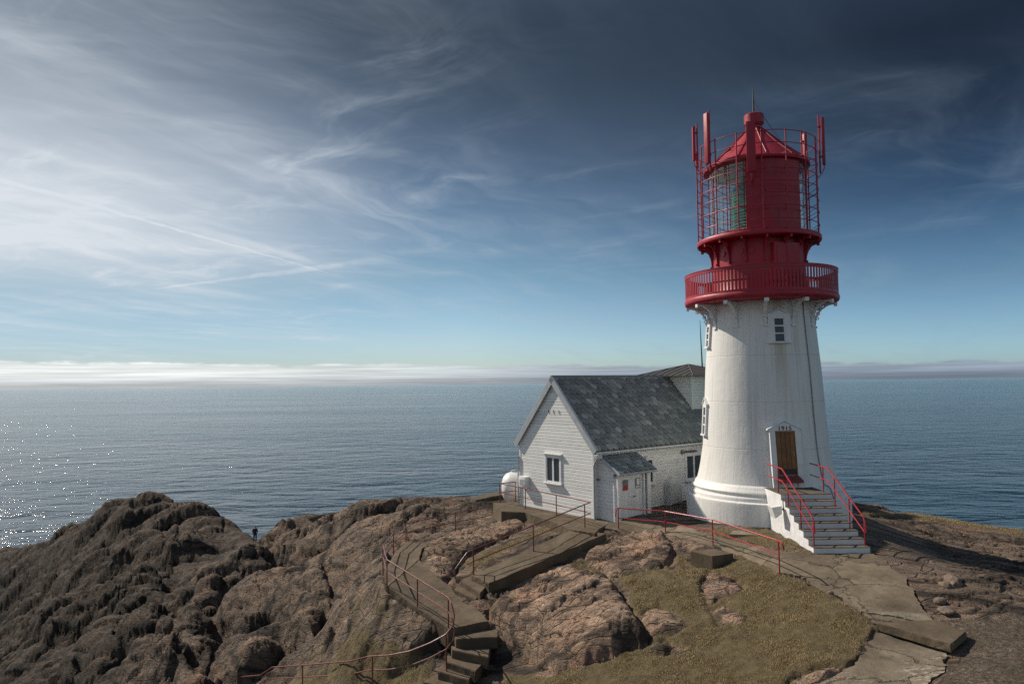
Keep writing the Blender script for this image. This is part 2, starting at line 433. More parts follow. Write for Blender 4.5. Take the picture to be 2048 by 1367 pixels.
def _kern(d2): return 0.5 * d2 * np.log(d2 + 1e-9)
_cp = _uv(CTRL[:, 0], CTRL[:, 1])
_n = len(_cp)
_K = _kern(((_cp[:, None] - _cp[None]) ** 2).sum(-1)) + np.eye(_n) * 2e-4
_P = np.concatenate([np.ones((_n, 1)), _cp], 1)
_A = np.block([[_K, _P], [_P.T, np.zeros((3, 3))]])
_w = np.linalg.solve(_A, np.concatenate([CTRL[:, 2], np.zeros(3)]))
def hbase(x, y):
    x, y = np.asarray(x, float), np.asarray(y, float)
    q = _uv(x, y); sh = q.shape[:-1]; q = q.reshape(-1, 2); out = np.empty(len(q))
    for i in range(0, len(q), 20000):
        b = q[i:i + 20000]
        out[i:i + 20000] = _kern(((b[:, None] - _cp[None]) ** 2).sum(-1)) @ _w[:_n] + _w[_n] + b @ _w[_n + 1:]
    return out.reshape(sh)
_Ys = np.exp(np.linspace(math.log(9), math.log(200), 700))
def hit(px, py, h=None):                        # where a line of sight meets the smooth ground
    P = EYE[None] + ray(px, py)[None] * _Ys[:, None]
    z = (h or hbase)(P[:, 0], P[:, 1])
    k = int(np.argmax(P[:, 2] < z))
    k = max(k, 1)
    a, b = P[k - 1, 2] - z[k - 1], P[k, 2] - z[k]
    t = a / (a - b) if a != b else 0
    return P[k - 1] + (P[k] - P[k - 1]) * t
def gpoly(pts): return [tuple(hit(*p)[:2]) for p in pts]

# plan outlines (world x, y)
PLATFORM = [(-0.6, 36.6), (0.6, 34.4), (3.4, 30.9), (5.5, 29.8), (8.2, 26.6), (9.6, 24.0), (13.2, 23.6), (14.6, 27), (15.6, 31), (15, 36), (19, 41), (15, 47), (4, 43)]
PATH_A = gpoly([(1198, 1056), (1190, 1042), (1226, 1044), (1292, 1036), (1345, 1045), (1392, 1062), (1446, 1077), (1500, 1088), (1556, 1102), (1624, 1111), (1742, 1107), (1765, 1118), (1800, 1150), (1828, 1182),
                (1848, 1214), (1872, 1236), (1880, 1250), (1800, 1258), (1752, 1250), (1722, 1222), (1668, 1190), (1610, 1160), (1556, 1143), (1500, 1122), (1440, 1100), (1345, 1076), (1240, 1064)])
PATH_B = gpoly([(1745, 1262), (1870, 1292), (1893, 1318), (1886, 1345), (1850, 1367), (1830, 1420), (1600, 1420), (1640, 1367), (1700, 1330), (1738, 1300)])
GRASS = gpoly([(1010, 1400), (1000, 1345), (1090, 1352), (1170, 1338), (1245, 1310), (1300, 1285), (1262, 1215), (1235, 1165), (1215, 1158), (1130, 1140), (1180, 1105), (1228, 1075), (1345, 1140), (1352, 1100), (1390, 1135), (1440, 1140), (1470, 1108),
               (1540, 1142), (1610, 1166), (1668, 1194), (1718, 1225), (1748, 1256), (1735, 1302), (1695, 1332), (1640, 1362), (1590, 1420)])
GRASS2 = gpoly([(1372, 1060), (1440, 1062), (1536, 1062), (1560, 1070), (1622, 1108), (1556, 1101), (1500, 1087), (1446, 1076), (1392, 1062)])
GRASS3 = gpoly([(700, 1200), (755, 1190), (800, 1215), (850, 1250), (880, 1290), (800, 1300), (740, 1270), (690, 1240)])
GRASS4 = gpoly([(560, 1400), (600, 1345), (690, 1325), (760, 1325), (860, 1330), (880, 1360), (850, 1400)])
GRASS5 = gpoly([(1722, 1024), (1800, 1030), (1900, 1040), (2048, 1066), (2150, 1090), (2150, 1094), (2048, 1072), (1900, 1047), (1800, 1036), (1722, 1030)])
GRASS6 = gpoly([(945, 1145), (1010, 1105), (1080, 1072), (1140, 1050), (1100, 1048), (1050, 1072), (1010, 1090), (960, 1105), (930, 1125), (925, 1145)])
GRAVEL = gpoly([(1885, 1240), (1990, 1235), (2048, 1225), (2300, 1230), (2300, 1500), (1840, 1450), (1850, 1367), (1892, 1340), (1935, 1290)])
RUBBLE = gpoly([(690, 1195), (768, 1185), (835, 1228), (888, 1292), (862, 1338), (745, 1350), (600, 1352), (622, 1290), (662, 1235)])
DOMES = [  # outline, height, edge width
    (gpoly([(978, 1232), (1000, 1212), (1050, 1192), (1085, 1156), (1140, 1143), (1205, 1160), (1232, 1182), (1252, 1215), (1290, 1262), (1298, 1282), (1232, 1308), (1170, 1334), (1110, 1344), (1055, 1318), (1005, 1275)]), 0.75, 1.1),
    (gpoly([(1172, 1105), (1205, 1082), (1235, 1072), (1300, 1074), (1342, 1085), (1352, 1108), (1322, 1140), (1270, 1148), (1220, 1160), (1200, 1140), (1168, 1128)]), 0.30, 0.9),
    (gpoly([(1268, 1240), (1300, 1220), (1345, 1222), (1378, 1250), (1350, 1268), (1300, 1272)]), 0.20, 0.6),
    (gpoly([(1400, 1168), (1420, 1146), (1462, 1152), (1488, 1178), (1450, 1192), (1420, 1210)]), 0.13, 0.6),
    (gpoly([(1420, 1222), (1448, 1212), (1490, 1230), (1486, 1252), (1440, 1250)]), 0.14, 0.4),
    (gpoly([(1290, 1300), (1330, 1284), (1382, 1296), (1370, 1308), (1310, 1312)]), 0.18, 0.35),
    (gpoly([(845, 1100), (880, 1072), (960, 1045), (1040, 1040), (1050, 1050), (990, 1085), (930, 1115), (912, 1140), (880, 1160), (838, 1140)]), 0.35, 1.0),
    (gpoly([(1225, 1070), (1260, 1058), (1340, 1072), (1440, 1098), (1470, 1110), (1400, 1108), (1345, 1088), (1240, 1080)]), 0.12, 0.35),
    (gpoly([(1560, 1390), (1600, 1350), (1680, 1338), (1720, 1350), (1700, 1400)]), 0.1, 0.4),
]
BACKS = [  # big rounded rock backs on the left: outline, height, edge width
    (gpoly([(368, 1228), (400, 1182), (450, 1152), (560, 1135), (640, 1148), (655, 1188), (600, 1228), (520, 1262), (420, 1268)]), 2.0, 2.4),
    (gpoly([(392, 1345), (430, 1300), (520, 1268), (620, 1240), (655, 1262), (560, 1300), (545, 1335), (480, 1372), (400, 1372)]), 1.9, 1.6),
    (gpoly([(100, 1372), (130, 1312), (250, 1250), (335, 1252), (335, 1280), (240, 1330), (200, 1385)]), 2.4, 3.0),
    (gpoly([(70, 1192), (150, 1150), (300, 1108), (480, 1086), (505, 1100), (380, 1130), (250, 1168), (120, 1215)]), 3.0, 3.5),
    (gpoly([(205, 1080), (262, 1022), (330, 1008), (345, 1050), (260, 1105)]), 1.6, 4.5),
    (gpoly([(340, 1040), (440, 1022), (500, 1062), (440, 1082), (360, 1070)]), 2.2, 3.0),
    (gpoly([(30, 1262), (120, 1218), (260, 1182), (372, 1165), (345, 1208), (230, 1242), (100, 1290)]), 2.8, 3.2),
    (gpoly([(640, 1105), (720, 1052), (800, 1020), (900, 1010), (880, 1042), (760, 1090), (690, 1122)]), 0.25, 2.0),
    (gpoly([(500, 1125), (600, 1075), (680, 1050), (660, 1080), (600, 1118), (540, 1140)]), 1.0, 2.5),
    (gpoly([(260, 1385), (300, 1345), (380, 1330), (390, 1372)]), 1.2, 1.4),
]
SLABS = {}                                      # name -> top outline (world points), filled below
def slab_top(name, pts): SLABS[name] = [dropped(*p) for p in pts]
slab_top('ramp', [(943, 1149, 7.40), (1143, 1058, 6.08), (1214, 1066, 6.08), (978, 1166, 7.42)])
slab_top('ramp_step1', [(921, 1160, 7.62), (943, 1149.5, 7.62), (978, 1167, 7.62), (960, 1185, 7.62)])
slab_top('ramp_step2', [(908, 1178, 7.84), (921, 1161, 7.84), (960, 1186, 7.84), (951, 1198, 7.84)])
slab_top('lane', [(812, 1083, 7.78), (861, 1084, 7.72), (845, 1096, 7.66), (838, 1118, 7.5), (776, 1172, 7.4), (769, 1141, 7.4), (788, 1107, 7.68)])
slab_top('lane_landing', [(776, 1172, 7.42), (838, 1118, 7.52), (872, 1150, 7.6), (900, 1172, 7.76), (921, 1200, 7.86), (960, 1220, 7.9), (975, 1241, 7.96), (912, 1254, 7.98), (897, 1256, 7.98), (836, 1216, 7.74)])
slab_top('step_a', [(901, 1262, 8.2), (996, 1258, 8.2), (996, 1272, 8.2), (912, 1277, 8.2)])
slab_top('step_b', [(902, 1288, 8.5), (983, 1288, 8.5), (976, 1313, 8.5), (904, 1299, 8.5)])
slab_top('step_c', [(895, 1309, 8.76), (966, 1326, 8.76), (950, 1341, 8.76), (893, 1322, 8.76)])
slab_top('step_d', [(880, 1331, 8.98), (944, 1350, 8.98), (938, 1359, 8.98), (876, 1341, 8.98)])
slab_top('lane_foot', [(872, 1345, 9.2), (935, 1363, 9.2), (925, 1385, 9.25), (850, 1420, 9.4), (790, 1420, 9.5), (820, 1380, 9.35)])
slab_top('forecourt', [(986, 1004, 6.08), (1035, 1003, 6.08), (1184, 1032, 6.05), (1227, 1043, 6.05), (1200, 1056, 6.05), (1190, 1066, 6.06), (1142, 1058, 6.06), (1100, 1041, 6.07), (1050, 1024, 6.08), (1003, 1022, 6.08)])
slab_top('platform_slab', [(1753, 1244, 6.26), (1870, 1237, 6.22), (1933, 1262, 6.24), (1902, 1288, 6.28)])
_planes = {}
for k, pts in SLABS.items():
    M_ = np.array([(p.x, p.y, 1) for p in pts]); _planes[k] = np.linalg.lstsq(M_, np.array([p.z for p in pts]), rcond=None)[0]

FEET = hit(510, 1083)                           # where the walker stands
STRIKE = math.radians(-10)
_cs, _sn = math.cos(STRIKE), math.sin(STRIKE)
def ground(x, y):
    z = hbase(x, y)
    a, b = x * _cs + y * _sn, -x * _sn + y * _cs          # along and across the foliation
    wx, wy = fbm(x / 9, y / 9, 3, 11), fbm(x / 9, y / 9, 3, 12)
    aw, bw = a + wx * 3.5, b + wy * 2.6
    dist = np.hypot(x, y)
    plat = sstep(-0.3, -2.2, sdist(PLATFORM, x, y))
    pa, pb = sdist(PATH_A, x, y), sdist(PATH_B, x, y)
    pth = np.maximum(pa, pb)
    gn = fbm(x * 1.3, y * 1.3, 4, 40) * 0.34 + fbm(x * 6, y * 6, 3, 44) * 0.08
    gr = np.maximum.reduce([sdist(GRASS, x, y), sdist(GRASS2, x, y), sdist(GRASS4, x, y), sdist(GRASS5, x, y), sdist(GRASS6, x, y)]) + gn
    gv = sdist(GRAVEL, x, y) + gn
    for poly, h, w in DOMES:
        gr = np.minimum(gr, 0.06 - sdist(poly, x, y) - fbm(x * 2.2, y * 2.2, 3, 78) * 0.12)
    flat = np.maximum(pth, gv)
    calm = sstep(0.1, -1.2, np.maximum(flat, gr))         # 1 out on bare rock, 0 on turf, path, gravel
    far = sstep(22, 70, y - 0.35 * x)
    right = sstep(2.0, 9.0, x - 0.25 * (y - 20))
    rug = plat * calm * (0.28 + 0.95 * far) * (1 - 0.35 * right)
    saddle = np.hypot((x - FEET[0]) / 5.5, (y - FEET[1] + 5) / 15)      # the low saddle where the walker stands
    rug = rug * sstep(0.55, 1.5, saddle)
    near = 1 - 0.85 * far
    b2 = b + 2.6 * fbm(x / 22, y / 22, 2, 61); a2 = a + 3.5 * fbm(x / 24, y / 24, 2, 62)
    def backs(l, w, seed, sharp=0.03):                    # smooth elongated backs parted by thin crevices
        return np.sqrt(gnoise(a2 / l, b2 / w, seed) ** 2 + sharp ** 2) - 0.25
    amp = 0.35 + far
    z = z + rug * amp * (2.3 * backs(30, 8.5, 1) + 1.15 * backs(14, 3.6, 2) + 0.22 * backs(8, 1.5, 3, 0.02) + 0.04 * backs(3.2, 0.6, 4, 0.02))
    for per, am, stp, sd, ll in ((9.5, 2.2, 0.20, 63, 30), (3.6, 0.8, 0.2, 66, 15)):      # long scarps, gentle backs
        st = b2 / per + 0.3 * fbm(a2 / ll, b2 / per, 1, sd); fr = st - np.floor(st)
        k = sstep(-0.05, 0.35, gnoise(a2 / ll, b2 / per * 0.6, sd + 1))
        z = z + rug * amp * 0.8 * k * am * (sstep(0, 1, np.minimum(fr / stp, (1 - fr) / (1 - stp))) - 0.5)
    near = near * 0.5
    st = bw / 4.6 + 0.55 * fbm(aw / 20, bw / 6, 3, 21)     # ledges with their steep faces turned to the viewer
    fr = st - np.floor(st)
    stepm = sstep(0.05, 0.5, fbm(x / 13, y / 13, 2, 22) + 0.22)
    z = z + near * rug * stepm * 1.0 * (np.minimum(fr / 0.14, (1 - fr) / 0.86) - 0.5)
    st = bw / 1.55 + 0.5 * fbm(aw / 8, bw / 2.5, 3, 23); fr = st - np.floor(st)
    z = z + near * rug * sstep(0.0, 0.4, fbm(x / 5, y / 5, 2, 24) + 0.1) * 0.34 * (np.minimum(fr / 0.16, (1 - fr) / 0.84) - 0.5)
    f1, f21, cid = worley(aw / 5.2 + 0.12 * fbm(x, y, 3, 90), bw / 1.6 + 0.2 * fbm(x, y, 3, 91), 3)           # joints
    rk = near * rug + 0.22 * calm * plat
    z = z + rk * 0.34 * (cid - 0.5) * sstep(0.0, 0.14, f21) - rk * 0.34 * sstep(0.07, 0.0, f21)
    f1, f21, cid = worley(aw / 1.7 + 0.25 * fbm(x * 1.5, y * 1.5, 3, 92), bw / 0.6 + 0.3 * fbm(x * 1.5, y * 1.5, 3, 93), 4)
    fine = calm * plat * sstep(90, 35, dist)
    z = z + fine * (0.07 * (cid - 0.5) * sstep(0.0, 0.08, f21) - 0.10 * sstep(0.09, 0.0, f21))
    z = z + calm * plat * (0.11 * fbm(a / 1.6, b / 0.4, 5, 31, 0.6))
    for poly, h, w in BACKS:
        d = sdist(poly, x, y) + fbm(x / 5, y / 5, 2, 56) * 1.3
        t = np.clip(d / w, 0, 1)
        z = z + plat * sstep(0.55, 1.5, saddle) * h * 0.72 * np.sqrt(np.clip(1 - (1 - t) ** 2, 0, 1)) - plat * 0.2 * np.exp(-(d / 0.5) ** 2)
    for poly, h, w in DOMES:
        d = sdist(poly, x, y) + fbm(x * 1.6, y * 1.6, 3, 50) * 0.16 + fbm(x * 5, y * 5, 2, 51) * 0.04
        t = np.clip(d / w, 0, 1)
        z = z + h * np.sqrt(np.clip(1 - (1 - t) ** 2, 0, 1)) + np.where(d > 0, 1, 0) * np.clip(t * 3, 0, 1) * (0.20 * fbm(a / 2.4, b / 0.8, 3, 52) + 0.12 * fbm(a / 0.8, b / 0.22, 4, 53, 0.6) - 0.10 * np.exp(-(gnoise(a / 4.5 + 3 + 0.3 * wx, b / 0.9, 54) / 0.06) ** 2)) - 0.09 * np.exp(-(d / 0.12) ** 2)
    rub = plat * sstep(-0.5, 0.5, sdist(RUBBLE, x, y))       # broken, mossy ground beside the path
    f1, f21, cid = worley(x * 1.5 + 0.3 * fbm(x * 2, y * 2, 3, 95), y * 1.5, 8)
    z = z + rub * (0.30 * fbm(x * 0.9, y * 0.9, 5, 96, 0.6) + 0.26 * np.clip(cid - 0.2, 0, 1) * np.sqrt(np.clip(1 - (f1 * 1.35) ** 2, 0, 1)))
    turf = sstep(-0.05, 0.15, gr)
    moss = rub * sstep(0.0, 0.3, fbm(x * 0.9, y * 0.9, 4, 97)) * 0.5
    z = z + turf * (0.10 + 0.10 * fbm(x / 1.4, y / 1.4, 4, 60) + 0.04 * fbm(x * 3, y * 3, 2, 63))
    z = z + sstep(0, 0.3, gv) * 0.02 * fbm(x * 5, y * 5, 2, 64)
    z = z - sstep(-0.05, 0.06, pth) * 0.10
    for k in ('lane', 'lane_landing'):                    # stony bank against the lower path
        pl = _planes[k]; d = sdist([(p.x, p.y) for p in SLABS[k]], x, y)
        zs = pl[0] * x + pl[1] * y + pl[2]
        bank = zs - 0.13 + 1.5 * np.minimum(d, 0) - 2.2 * np.clip(24.4 - y, 0, 3) + 0.22 * fbm(x * 1.6, y * 1.6, 4, 98) + 0.10 * fbm(x * 5, y * 5, 3, 99) + 0.12 * sstep(0, 1.2, -d)
        z = np.where((d > -2.2) & (d < 0) & (y > 23.0), np.maximum(z, bank), z)
    turf = np.maximum(turf, moss)
    for k, pl in _planes.items():
        d = sdist([(p.x, p.y) for p in SLABS[k]], x, y)
        zs = pl[0] * x + pl[1] * y + pl[2]
        k2 = sstep(-0.30, 0.0, d)
        z = np.where(d > -0.3, np.where(z > zs - 0.10, z + (np.minimum(z, zs - 0.14) - z) * k2, z), z)
        if k != 'platform_slab':                          # and never leave a slab hanging in the air
            z = np.where(d > -0.02, np.maximum(z, zs - 0.9), z)
    slabd = np.full(x.shape, -9.0)
    for k in SLABS: slabd = np.maximum(slabd, sdist([(p.x, p.y) for p in SLABS[k]], x, y))
    mask = calm * plat * (0.22 + 0.78 * far) * sstep(-0.2, -1.6, slabd) * (1 - 0.5 * right)
    for fx, fy in ((FEET[0], FEET[1]),): mask = mask * sstep(1.0, 4.0, np.hypot(x - fx, y - fy))
    pale = np.zeros(x.shape)
    for poly, h, w in DOMES: pale = np.maximum(pale, sstep(-0.6, 0.5, sdist(poly, x, y) + 0.5 * fbm(x * 0.8, y * 0.8, 3, 88)))
    return z, turf, gv, gr, pth, mask, pale

def strata(P, n, mask):
    # layered, jointed relief pushed out along the surface normal, so that steep faces get it too
    idx = np.flatnonzero(mask > 0.02)
    p, nn, m = P[idx], n[idx], mask[idx]
    x, y, z = p.T
    a, b = x * _cs + y * _sn, -x * _sn + y * _cs
    w1, w2 = fbm3(x / 8, y / 8, z / 8, 2, 5), fbm3(x / 7, y / 7, z / 7, 2, 9)
    a = a + 2.2 * w1
    c = b * 0.55 + z * 0.84 + 1.5 * w2                    # across the layers
    st = c / 1.5 + 0.2 * fbm3(a / 14, b / 4, z / 4, 2, 17); fr = st - np.floor(st)
    q = 0.22 * (np.minimum(fr / 0.85, (1 - fr) / 0.15) - 0.5)
    wob = fbm3(a / 2, b / 2, z / 2, 3, 33, 0.6)
    f1, f21, cid = worley(a / 7.0 + 0.12 * wob, c / 1.6 + 0.25 * wob, 6)
    q = q + 0.30 * (cid - 0.5) * sstep(0.0, 0.1, f21) - 0.42 * sstep(0.07, 0.0, f21)
    f1, f21, cid = worley(a / 2.6 + 0.2 * wob, c / 0.7 + 0.3 * wob, 7)
    q = q + 0.05 * (cid - 0.5) - 0.10 * sstep(0.07, 0.0, f21)
    q = q + 0.07 * fbm3(a / 2.2, b / 0.5, z / 0.4, 3, 25, 0.6)
    out = P.copy()
    out[idx] += nn * (q * m)[:, None]
    return out

def build_terrain():
    nu, nv = 1000, 880
    us = np.linspace(-0.98, 0.98, nu)
    vs = np.linspace(math.log(9.0), math.log(228.0), nv)
    Uu, Vv = np.meshgrid(us, vs)
    Yg = np.exp(Vv); Xg = Uu * Yg
    z, turf, gv, gr, pth, mask, pale = ground(Xg.ravel(), Yg.ravel())
    z = z.reshape(Xg.shape)
    me = bpy.data.meshes.new('terrain')
    G = np.stack([Xg, Yg, z], -1)
    nrm = np.cross(np.gradient(G, axis=1), np.gradient(G, axis=0))
    nrm /= np.linalg.norm(nrm, axis=-1, keepdims=True) + 1e-9
    for _ in range(6):
        nrm[1:-1, 1:-1] = (nrm[1:-1, 1:-1] * 2 + nrm[:-2, 1:-1] + nrm[2:, 1:-1] + nrm[1:-1, :-2] + nrm[1:-1, 2:]) / 6
    nrm /= np.linalg.norm(nrm, axis=-1, keepdims=True) + 1e-9
    nrm[nrm[..., 2] < 0] *= -1
    co = strata(G.reshape(-1, 3), nrm.reshape(-1, 3), mask)
    z = np.where(mask.reshape(z.shape) > 0.3, z, co[:, 2].reshape(z.shape))
    me.vertices.add(len(co)); me.vertices.foreach_set('co', co.ravel())
    i = np.arange(nu * nv).reshape(nv, nu)
    q = np.stack([i[:-1, :-1], i[:-1, 1:], i[1:, 1:], i[1:, :-1]], -1).reshape(-1, 4)
    q = q[(z.ravel()[q] > -1.5).any(1)]
    me.loops.add(q.size); me.loops.foreach_set('vertex_index', q.ravel())
    me.polygons.add(len(q)); me.polygons.foreach_set('loop_start', np.arange(0, q.size, 4)); me.polygons.foreach_set('loop_total', np.full(len(q), 4))
    me.update(); me.validate()
    for nm, arr in (('turf', turf), ('gravel', sstep(-0.1, 0.3, gv)), ('pale', pale)):
        at_ = me.attributes.new(nm, 'FLOAT', 'POINT'); at_.data.foreach_set('value', np.asarray(arr, np.float32).ravel())
    me.shade_smooth()
    o = bpy.data.objects.new('terrain', me); col.objects.link(o)
    tag(o, 'bare pinkish brown rocky headland sloping into the sea', 'headland', kind='structure')
    return o, us, vs, z
terrain, _us, _vs, _Z = build_terrain()
def H(x, y):                                    # height of the finished ground
    u, v = (np.asarray(x) / np.asarray(y) - _us[0]) / (_us[1] - _us[0]), (np.log(y) - _vs[0]) / (_vs[1] - _vs[0])
    i, j = np.clip(np.floor(u).astype(int), 0, len(_us) - 2), np.clip(np.floor(v).astype(int), 0, len(_vs) - 2)
    a, b = u - i, v - j
    return (_Z[j, i] * (1 - a) + _Z[j, i + 1] * a) * (1 - b) + (_Z[j + 1, i] * (1 - a) + _Z[j + 1, i + 1] * a) * b

# ------------------------------------------------------------------ materials
def mat(name):
    m = bpy.data.materials.new(name); m.use_nodes = True
    t = NT(m.node_tree)
    b = t.n('ShaderNodeBsdfPrincipled'); o = t.n('ShaderNodeOutputMaterial')
    t.t.links.new(b.outputs[0], o.inputs[0])
    return m, t, b, o
def geo(t): return t.n('ShaderNodeNewGeometry').outputs['Position']

def m_terrain():
    m, t, b, o = mat('gneiss_and_turf_soil')
    P = geo(t)
    S = t.mapping(P, (1, 1, 1), (0, 0, -STRIKE))
    S = t.v('ADD', S, t.v('SCALE', t.v('SUBTRACT', t.noise(P, 0.35, 3, 0.5, 0, 1), (0.5, 0.5, 0.5)), 1.6))
    band = t.noise(t.mapping(S, (0.25, 1.6, 3.0)), 1.0, 6, 0.65)
    blot = t.noise(P, 0.45, 5, 0.6)
    c = t.ramp(band, [(0.28, (0.075, 0.060, 0.050)), (0.42, (0.150, 0.112, 0.086)), (0.56, (0.225, 0.165, 0.122)), (0.75, (0.33, 0.245, 0.185))])
    c = t.mix(t.rng(blot, 0.5, 0.72, 0, 0.75), c, (0.30, 0.175, 0.115))           # pink feldspar patches
    c = t.mix(t.rng(t.noise(P, 0.9, 6, 0.65), 0.52, 0.7, 0, 0.55), c, (0.13, 0.128, 0.118))   # grey lichen
    c = t.mix(t.rng(t.noise(P, 5.0, 4, 0.7), 0.60, 0.72, 0, 0.45), c, (0.07, 0.062, 0.055))
    lay = t.m('ADD', t.v('DOT_PRODUCT', S, (0.0, 0.55, 0.84)), t.m('MULTIPLY', t.noise(P, 0.12, 3, 0.5), 3.0))
    strat = t.noise(t.vec(t.m('MULTIPLY', t.xyz(S)[0], 0.07), 0.0, t.m('MULTIPLY', lay, 1.1)), 1.0, 7, 0.72)
    c = t.mix(1.0, c, t.ramp(strat, [(0.34, (0.38, 0.36, 0.35)), (0.46, (0.92, 0.92, 0.92)), (0.56, (1.08, 1.08, 1.08)), (0.68, (1.65, 1.60, 1.55))]), 'MULTIPLY')
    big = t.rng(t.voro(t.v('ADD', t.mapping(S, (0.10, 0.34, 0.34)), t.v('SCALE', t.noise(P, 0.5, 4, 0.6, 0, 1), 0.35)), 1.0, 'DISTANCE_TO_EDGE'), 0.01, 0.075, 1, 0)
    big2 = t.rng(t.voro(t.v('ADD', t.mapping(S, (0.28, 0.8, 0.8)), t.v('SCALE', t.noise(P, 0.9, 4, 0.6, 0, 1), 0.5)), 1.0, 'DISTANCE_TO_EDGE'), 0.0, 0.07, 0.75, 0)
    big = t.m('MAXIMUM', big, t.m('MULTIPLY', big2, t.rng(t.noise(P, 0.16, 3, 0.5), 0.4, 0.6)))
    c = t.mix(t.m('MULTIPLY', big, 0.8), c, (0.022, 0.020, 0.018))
    spk = t.noise(P, 28, 3, 0.75)
    c = t.mix(1.0, c, t.ramp(spk, [(0.3, (0.62, 0.62, 0.62)), (0.5, (1, 1, 1)), (0.72, (1.45, 1.42, 1.38))]), 'MULTIPLY')
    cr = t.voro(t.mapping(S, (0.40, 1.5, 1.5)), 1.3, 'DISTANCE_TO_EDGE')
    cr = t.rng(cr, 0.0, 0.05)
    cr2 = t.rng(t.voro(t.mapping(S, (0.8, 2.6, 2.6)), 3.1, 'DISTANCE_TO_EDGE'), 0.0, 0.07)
    crack_dark = t.m('MULTIPLY', t.m('SUBTRACT', 1.0, t.m('MINIMUM', cr, t.m('MULTIPLY_ADD', cr2, 0.5, 0.5))), t.rng(t.noise(P, 0.6, 3, 0.5), 0.35, 0.65, 0.1, 0.7))
    c = t.mix(crack_dark, c, (0.035, 0.030, 0.026))  # darker along the crack lines, more so in some areas
    px = t.xyz(P)
    c = t.mix(t.rng(px[2], 0.5, 4.5, 0.85, 0.0), c, (0.03, 0.028, 0.026))          # wet dark tide band
    pl = t.n('ShaderNodeAttribute', attribute_name='pale').outputs['Fac']
    c = t.mix(t.m('MULTIPLY', pl, 0.9), c, t.mix(1.0, c, (1.75, 1.66, 1.60), 'MULTIPLY'))
    dk = t.rng(px[2], 20.0, 35.2, 0.34, 1.12)  # lower rock darkened in its colour, standing in for shade and vignetting
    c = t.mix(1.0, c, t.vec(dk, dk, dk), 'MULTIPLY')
    soil = t.ramp(t.noise(P, 3.0, 5, 0.65), [(0.3, (0.10, 0.076, 0.040)), (0.5, (0.175, 0.134, 0.068)), (0.7, (0.24, 0.19, 0.105))])
    at_ = t.n('ShaderNodeAttribute', attribute_name='turf').outputs['Fac']
    c = t.mix(at_, c, soil)
    ag = t.n('ShaderNodeAttribute', attribute_name='gravel').outputs['Fac']
    gcol = t.ramp(t.noise(P, 9, 6, 0.9), [(0.38, (0.04, 0.030, 0.023)), (0.5, (0.155, 0.118, 0.088)), (0.62, (0.42, 0.33, 0.26))])
    gcol = t.mix(t.rng(t.noise(P, 0.8, 4, 0.6), 0.4, 0.65, 0, 0.5), gcol, (0.10, 0.085, 0.05))
    c = t.mix(ag, c, gcol)
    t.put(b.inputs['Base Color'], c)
    b.inputs['Roughness'].default_value = 0.85
    b.inputs['Specular IOR Level'].default_value = 0.25
    fol = t.noise(t.mapping(S, (0.8, 9.0, 14.0)), 1.0, 6, 0.7)
    rough = t.noise(P, 9, 8, 0.7)
    h = t.m('ADD', t.m('MULTIPLY', cr, 0.7), t.m('ADD', t.m('MULTIPLY', cr2, 0.25), t.m('ADD', t.m('MULTIPLY', fol, 1.3), t.m('MULTIPLY', rough, 0.75))))
    h = t.m('MULTIPLY', h, t.m('SUBTRACT', 1.0, t.m('MAXIMUM', at_, ag)))
    h = t.m('ADD', h, t.m('MULTIPLY', t.noise(P, 12, 6, 0.85), t.m('MULTIPLY', t.m('MAXIMUM', at_, ag), 1.2)))
    t.put(b.inputs['Normal'], t.bump(h, 1.0, 0.13))
    return m

def m_sea():
    m, t, b, o = mat('sea_water')
    P = geo(t)
    A = t.mapping(P, (0.20, 0.30, 1), (0, 0, math.radians(10)))
    B = t.mapping(P, (0.06, 0.10, 1), (0, 0, math.radians(-6)))
    C = t.mapping(P, (0.55, 0.85, 1), (0, 0, math.radians(25)))
    E = t.mapping(P, (0.014, 0.030, 1), (0, 0, math.radians(4)))
    h = t.m('ADD', t.m('MULTIPLY', t.noise(A, 1.0, 5, 0.6, 0.3), 1.25), t.m('ADD', t.m('MULTIPLY', t.noise(B, 1.0, 4, 0.5, 0.4), 4.2), t.m('MULTIPLY', t.noise(C, 1.0, 4, 0.6), 0.14)))
    h = t.m('ADD', h, t.m('MULTIPLY', t.noise(E, 1.0, 4, 0.55, 0.5), 6.0))
    t.put(b.inputs['Normal'], t.bump(h, 1.0, 0.55))
    patch = t.noise(t.mapping(P, (0.0012, 0.006, 1)), 1.0, 5, 0.6)
    t.put(b.inputs['Base Color'], t.ramp(patch, [(0.35, (0.003, 0.017, 0.038)), (0.7, (0.006, 0.028, 0.055))]))
    b.inputs['IOR'].default_value = 1.333
    b.inputs['Specular IOR Level'].default_value = 0.32
    t.put(b.inputs['Roughness'], t.rng(patch, 0.3, 0.7, 0.08, 0.14))
    return m
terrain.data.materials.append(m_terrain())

def build_sea():
    mb = MB()
    R = 60000.0
    xs = [-R, -4000, -800, -300, 0, 300, 800, 4000, R]
    ys = [-R, -2000, 0, 100, 300, 800, 2500, 9000, R]
    vs = [(x, y, 0) for y in ys for x in xs]
    n = len(xs)
    fs = [(j * n + i, j * n + i + 1, (j + 1) * n + i + 1, (j + 1) * n + i) for j in range(len(ys) - 1) for i in range(n - 1)]
    mb.add(vs, fs)
    o = mb.build('water', m_sea())
    tag(o, 'open blue grey sea reaching to the horizon', 'sea', kind='structure')
build_sea()

